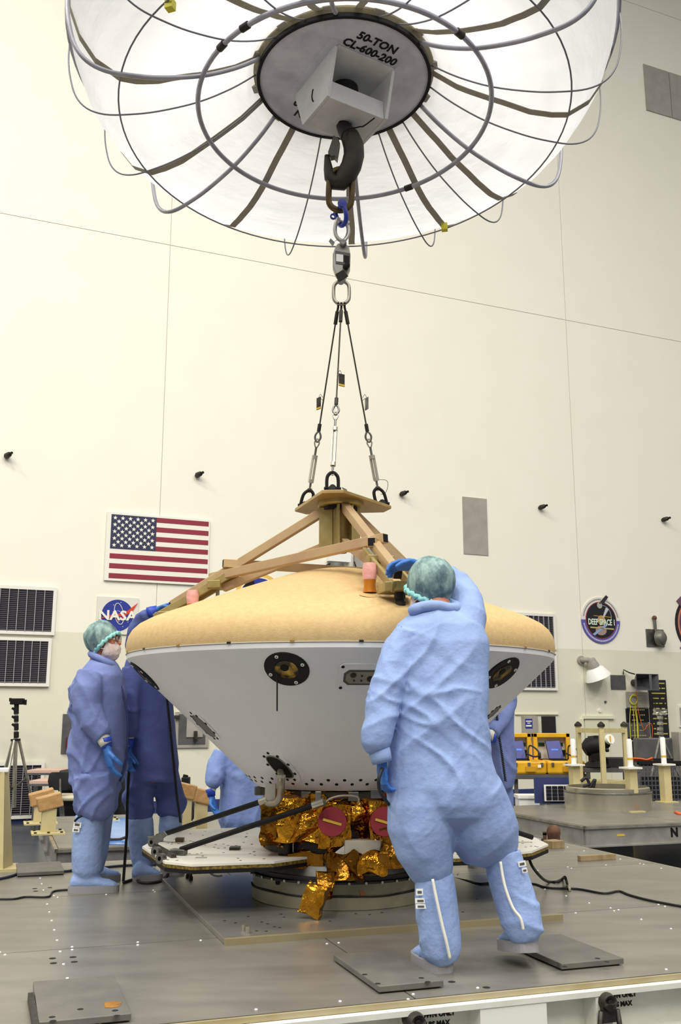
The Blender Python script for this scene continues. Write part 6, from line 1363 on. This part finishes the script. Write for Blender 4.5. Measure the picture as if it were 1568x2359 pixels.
def ycase(pxa, pxb, label, lid_l, lid_r):
    a = bp_(pxa, 1784); b = bp_(pxb, 1784); zc1 = bp_(pxa, 1753).z; z0 = zt_; w = b.x - a.x; xc = (a.x + b.x) / 2
    t = empty('equipment_case', (xc, Yb + .25, zt_), label, 'case', 'open yellow equipment cases on the workbench')
    base = part('case_base', MB().box((xc, Yb + .25, (z0 + zc1) / 2), (w, .46, zc1 - z0)), M_CASE, t, bevel=.03)
    for f in (-.36, .0, .36): part('latch', MB().box((xc + f * w, Yb + .012, zc1 - .05), (.035, .02, .05)), M_STEEL, base)
    part('handle', MB().box((xc + .02, Yb + .01, (z0 + zc1) / 2 - .02), (w * .28, .025, .07)), mat('case_handle_ochre', 'c28f12', .5), base)  # handle in a deeper yellow than the case
    lw0, lw1 = bp_(lid_l, 1690, .5).x, bp_(lid_r, 1690, .5).x; zl0 = zc1 - .02; zl1 = bp_(lid_l, 1689, .5).z
    lid = MB(); xc2 = (lw0 + lw1) / 2; ww = lw1 - lw0; f = .06
    for c, d in (((xc2, Yb + .52, zl1 - f / 2), (ww, .14, f)), ((lw0 + f / 2, Yb + .52, (zl0 + zl1) / 2), (f, .14, zl1 - zl0)), ((lw1 - f / 2, Yb + .52, (zl0 + zl1) / 2), (f, .14, zl1 - zl0)), ((xc2, Yb + .585, (zl0 + zl1) / 2), (ww, .02, zl1 - zl0))): lid.box(c, d)
    ld = part('case_lid', lid, M_CASE, t, bevel=.008)
    pn = part('instrument_panel', MB().box((xc2, Yb + .56, (zl0 + zl1) / 2), (ww - 2 * f, .02, zl1 - zl0 - f)), mat('panel_silver', 'cfcdc6', .5), t)
    for fx in (-.25, .25): part('green_display', MB().box((xc2 + fx * ww, Yb + .545, zl1 - .16), (.09, .02, .05)), mat('display_dark', '143418', .3), pn)
    part('red_lamp', MB().cyl((xc2, Yb + .55, zl1 - .13), (xc2, Yb + .53, zl1 - .13), .012, 8), M_NRED, pn)
    for fx, fz in ((-.36, .32), (.34, .28)): part('dial', MB().box((xc2 + fx * ww, Yb + .54, zl1 - fz), (.08, .03, .08)), M_BLACK, pn)
    lp = empty('laptop', (xc2 + .05, Yb + .25, zc1), 'dark laptop with blue screen ' + ('in the fully visible yellow case' if lid_l > 1220 else 'in the yellow case cut by the bending worker'), 'laptop', 'laptops in the yellow cases')
    sx = ww * .34; cx_ = xc2 + .03
    part('keyboard', MB().box((cx_, Yb + .2, zc1 + .01), (sx * 1.2, .24, .02)), M_BLACK, lp)
    scr = [(cx_ - sx * .75, Yb + .42, zc1 + .27), (cx_ + sx * .45, Yb + .42, zc1 + .28), (cx_ + sx * .62, Yb + .33, zc1 + .015), (cx_ - sx * .58, Yb + .33, zc1 + .015)]
    part('screen_shell', MB().prism([Vector(v) for v in scr], (0, .02, 0)), M_BLACK, lp)
    cv_ = sum((Vector(v) for v in scr), Vector()) / 4; part('screen', MB().prism([Vector(v).lerp(cv_, .06) + Vector((0, -.004, 0)) for v in scr], (0, .003, 0)), mat('screen_blue', '16247c', .35, emit=.05), lp)
    part('screen_mark', MB().box(cv_ + Vector((0, -.008, 0)), (.1, .004, .02)), mat('screen_mark', '5a86ff', .3, emit=.4), lp)
    thing('case_cables', smooth_tube([(lw1 - .12, Yb + .1, zc1 + .02), (lw1 - .08, Yb + .2, zc1 + .2), (lw1 - .0, Yb + .1, zc1 + .16), (lw1 + .03, Yb + .02, zc1 + .08), (lw1 - .06, Yb + .0, zc1 + .06), (lw1 - .14, Yb + .1, zc1 + .1)], .012, 6), M_CABLE, 'tangle of black leads ' + ('over the fully visible yellow case' if lid_l > 1220 else 'over the yellow case beside the worker'), 'cable', None, True)
ycase(1178, 1261, 'open yellow equipment case partly hidden by the bending worker', 1150, 1221)
ycase(1262, 1350, 'open yellow equipment case with silver panel beside the gold post frame', 1226, 1310)
thing('barcode_label', MB().box(bp_(1242, 1765, -.01), (.045, .004, .04)), M_WHITEP, 'white sticker on the front of the partly hidden yellow case', 'label')
# small solar panel, white carton, below the bench
a = P(1253, 1808, 13.0); b = P(1316, 1846, 13.0)
t = empty('cell_array_board', ((a.x + b.x) / 2, 13, b.z), 'white framed board of dark square cells propped on the pallet below the bench', 'panel')
part('frame', MB().box(((a.x + b.x) / 2, 13.02, (a.z + b.z) / 2), (b.x - a.x, .03, a.z - b.z)), M_WHITEP, t)
part('backing', MB().box(((a.x + b.x) / 2 - .05, 13.1, (a.z + b.z) / 2 + .03), (b.x - a.x + .12, .05, a.z - b.z + .12)), M_BASE, t)
for i in range(4):
    for j in range(4):
        w = (b.x - a.x) * .9 / 4; h = (a.z - b.z) * .88 / 4; part('cell', MB().box((a.x + (b.x - a.x) * .05 + w * (i + .5), 13.0, b.z + (a.z - b.z) * .06 + h * (j + .5)), (w * .88, .012, h * .86)), mat('cell_dark', '15182a', .25), t)
for s_ in (a.x + .05, b.x - .05): part('leg', MB().bar((s_, 13.05, FLOOR_Z), (s_, 13.05, b.z + .02), .04, .04), M_GREYD, t)
a = P(1195, 1836, 13.4); b = P(1243, 1850, 13.4); t = empty('lidded_carton', ((a.x + b.x) / 2, 13.55, b.z), 'flat white lidded box under the workbench', 'box')
part('body', MB().box(((a.x + b.x) / 2, 13.55, (a.z + FLOOR_Z) / 2), (b.x - a.x, .3, a.z - FLOOR_Z)), M_WHITEP, t); part('lid', MB().box(((a.x + b.x) / 2, 13.55, a.z), (b.x - a.x + .03, .33, .04)), M_WHITEP, t)
thing('dark_storage_box', MB().box((bp_(1215, 1820).x, Yb + .35, FLOOR_Z + .18), (.5, .5, .36)), mat('case_black', '131316'), 'dark storage box standing behind the white lidded box under the bench', 'box', None, False, .02)
# gold post frame
Yg = 13.3; gp = lambda px, py, dy=0: P(px, py, Yg + dy)
t = empty('post_frame', (gp(1390, 1780).x, Yg, FLOOR_Z), 'open gold painted post frame standing around the black instrument', 'frame')
XS = (1331, 1384, 1437); top_z = [gp(px, 1674).z for px in XS]
pos = [gp(1331, 1674, .3), gp(1384, 1674, -.3), gp(1437, 1674, .1)]
zt2 = gp(1384, 1674).z
for k, p_ in enumerate(pos):
    pp = Vector((p_.x, p_.y, 0)); part('post', MB().bar(pp + UP * FLOOR_Z, pp + UP * zt2, .06, .06), M_CREAM, t); part('finial', MB().lathe([(.05, 0), (.05, .03), (.02, .06), (0, .07)], pp + UP * zt2, 12), M_STEELD, t, 40)
    nx = pos[(k + 1) % 3]; part('top_rail', MB().bar(Vector((pp.x, pp.y, zt2 - .05)), Vector((nx.x, nx.y, zt2 - .05)), .05, .06), M_CREAM, t); part('low_rail', MB().bar(Vector((pp.x, pp.y, zt2 - .72)), Vector((nx.x, nx.y, zt2 - .72)), .05, .06), M_CREAM, t)
# black instrument on a cart
Yi = 14.0; ip = lambda px, py, dy=0: P(px, py, Yi + dy); ki = S(1375, 1720, Yi)
t = empty('optical_instrument', (ip(1378, 1770).x, Yi, ip(1378, 1768).z), 'black telescope like instrument with white taped lens cover', 'instrument')
part('body', MB().tube([ip(1345, 1728), ip(1356, 1722), ip(1380, 1716), ip(1396, 1706)], [14 * ki, 22 * ki, 22 * ki, 15 * ki], 20), M_BLACK, t, 40)
part('lens_cover', MB().lathe([(0, .02), (11 * ki, .02), (11.5 * ki, 0), (11 * ki, -.03)], ip(1404, 1703, -.12), 24, R=rot_to(Vector((.5, -1, .25)))), M_WHITEP, t, 40)
part('cover_tape', MB().box(ip(1405, 1704, -.15), (.02, .01, .1)), M_YTAPE, t)
part('finder_scope', MB().cyl(ip(1354, 1700), ip(1374, 1698), 4 * ki, 14), M_BLACK, t, 40); part('finder_knob', MB().cyl(ip(1372, 1695, -.05), ip(1372, 1703, -.05), 5 * ki, 12), M_BLACK, t, 40)
part('yoke', MB().box(ip(1374, 1742), (.2, .2, .16)), M_BLACK, t, bevel=.02); part('pedestal', MB().lathe([(.2, 0), (.16, .04), (.1, .08), (.09, .2)], ip(1374, 1766), 18), M_BLACK, t, 40)
part('side_knob', MB().cyl(ip(1395, 1728, -.1), ip(1401, 1727, -.1), .03, 10), M_STEELD, t, 40)
zc = ip(1378, 1768).z; t = empty('instrument_cart', (ip(1400, 1800).x, Yi + .2, FLOOR_Z), 'dark cart with perforated tray under the black instrument', 'cart')
part('tray', MB().box((ip(1405, 1770).x, Yi + .2, zc - .03), (.75, .7, .06)), M_GREYD, t); part('mesh_tray', MB().box((ip(1425, 1763).x, Yi + .1, zc + .06), (.34, .4, .14)), M_RUBBER, t, bevel=.01)
for sx in (-.34, .34):
    for sy in (-.12, .5): part('leg', MB().bar((ip(1405, 1770).x + sx, Yi + sy, FLOOR_Z), (ip(1405, 1770).x + sx, Yi + sy, zc - .06), .05, .05), M_GREYD, t)
# black tangle of leads and white bottles near the ring
thing('lead_tangle', smooth_tube([P(1338, 1800, 12.4), P(1350, 1792, 12.4), P(1356, 1806, 12.4), P(1345, 1812, 12.4), P(1352, 1822, 12.4), P(1362, 1808, 12.4), P(1370, 1796, 12.4), P(1366, 1815, 12.4)], .02, 7), M_CABLE, 'thick black lead tangle behind the polished ring', 'cable', None, True)
# wire mesh basket and pallets right
Yw = 14.6; wpnt = lambda px, py, dy=0: P(px, py, Yw + dy)
t = empty('wire_basket', (wpnt(1520, 1850).x, Yw, FLOOR_Z), 'large dark wire mesh basket behind the white topped posts', 'basket')
xa, xb = wpnt(1468, 1800).x, wpnt(1600, 1800).x; za, zb = wpnt(1500, 1757).z, FLOOR_Z + .1
part('rim', MB().bar((xa, Yw, za), (xb, Yw, za), .05, .05), M_BLACK, t); part('corner_post', MB().bar((xa, Yw, FLOOR_Z), (xa, Yw, za), .05, .05), M_GREYD, t); part('corner_post', MB().bar((xb, Yw, FLOOR_Z), (xb, Yw, za), .05, .05), M_GREYD, t)
mh = MB(); n = 16
for k in range(1, n): x = xa + (xb - xa) * k / n; mh.bar((x, Yw, zb), (x, Yw, za), .008, .008)
for k in range(1, 13): z = zb + (za - zb) * k / 13; mh.bar((xa, Yw, z), (xb, Yw, z), .008, .008)
tag(part('wire_mesh', mh, mat('mesh_grey', '6e6e74', .5, .4), t), kind='stuff'); part('contents', MB().box(((xa + xb) / 2, Yw + .45, (za + FLOOR_Z) / 2 - .08), (xb - xa - .1, .7, za - FLOOR_Z - .3)), M_RUBBER, t, bevel=.02)
part('rim', MB().bar((xa, Yw + .9, za), (xb, Yw + .9, za), .05, .05), M_BLACK, t)
part('tray', MB().box(((xa + xb) / 2, Yw + .45, za - .03), (xb - xa, .9, .03)), M_BLACK, t)
for k in range(5):
    thing('orange_hose', smooth_tube([P(1458, 1747 + k * 1.4, Yw + .2 + k * .06), P(1475, 1748 + k, Yw + .2 + k * .06), P(1490, 1750 + k, Yw + .2 + k * .06), P(1502, 1746 + k * 1.6, Yw + .25 + k * .06)], .014, 6), M_OC, 'strand of bundled orange hose lying on the basket rim', 'hose', 'orange hose strands on the basket rim', True)
thing('orange_strap', smooth_tube([G(1556, 1871, .01), G(1566, 1875, .01), G(1585, 1872, .01)], .02, 6), M_OC, 'short orange strap lying on the far pallet edge', 'strap', None, True)
# silver light stand, right
Ys = 16.4; sp_ = lambda px, py, dy=0: P(px, py, Ys + dy)
t = empty('light_stand', (sp_(1520, 1740).x, Ys, FLOOR_Z), 'silver light stand wrapped in foil with splayed legs before the patch panel', 'stand')
part('column', MB().cyl(sp_(1520, 1640), Vector((sp_(1520, 1640).x, Ys, FLOOR_Z + .5)), .03, 10), M_STEEL, t, 40)
for y_ in (1650, 1663, 1676, 1686): part('collar', MB().cyl(sp_(1520, y_), sp_(1520, y_ + 7), .05, 12), M_ALU2, t, 40)
part('foil_head', foil_box(sp_(1519, 1642), (.2, .14, .1), Matrix.Identity(3), 4, .03, 9, 41), M_ALU2, t); top = sp_(1521, 1694)
for a in (-.3, 2.0, 3.6): part('leg', MB().cyl(top, Vector((top.x + .5 * math.cos(a), Ys + .5 * math.sin(a), FLOOR_Z)), .022, 8), M_STEEL, t, 40)
# grey cabinets and a framed notice at the right edge
thing('grey_cabinet', MB().box((P(1592, 1760, 17.1).x, 17.1, (P(1592, 1686, 17.1).z + FLOOR_Z) / 2), (.5, .4, P(1592, 1686, 17.1).z - FLOOR_Z)), M_GREYP, 'tall pale grey cabinet cut by the picture edge beside the light stand', 'cabinet', None, False, .01)
t = wthing('framed_notice', 1575, 1672, 'small framed grey notice on the wall beside the patch panel', 'notice')
part('frame', wbox(MB(), (1560, 1625), (1592, 1675), .03, .003), M_FLAGW, t); part('sheet', wbox(MB(), (1564, 1630), (1590, 1670), .004, .033), M_GREYP, t)
thing('grey_floor_case', MB().box((P(1514, 1730, 17.4).x, 17.4, (P(1514, 1700, 17.4).z + FLOOR_Z) / 2), (.75, .3, P(1514, 1700, 17.4).z - FLOOR_Z)), M_GREYD, 'broad dark grey case standing behind the light stand legs', 'case', None, False, .02)
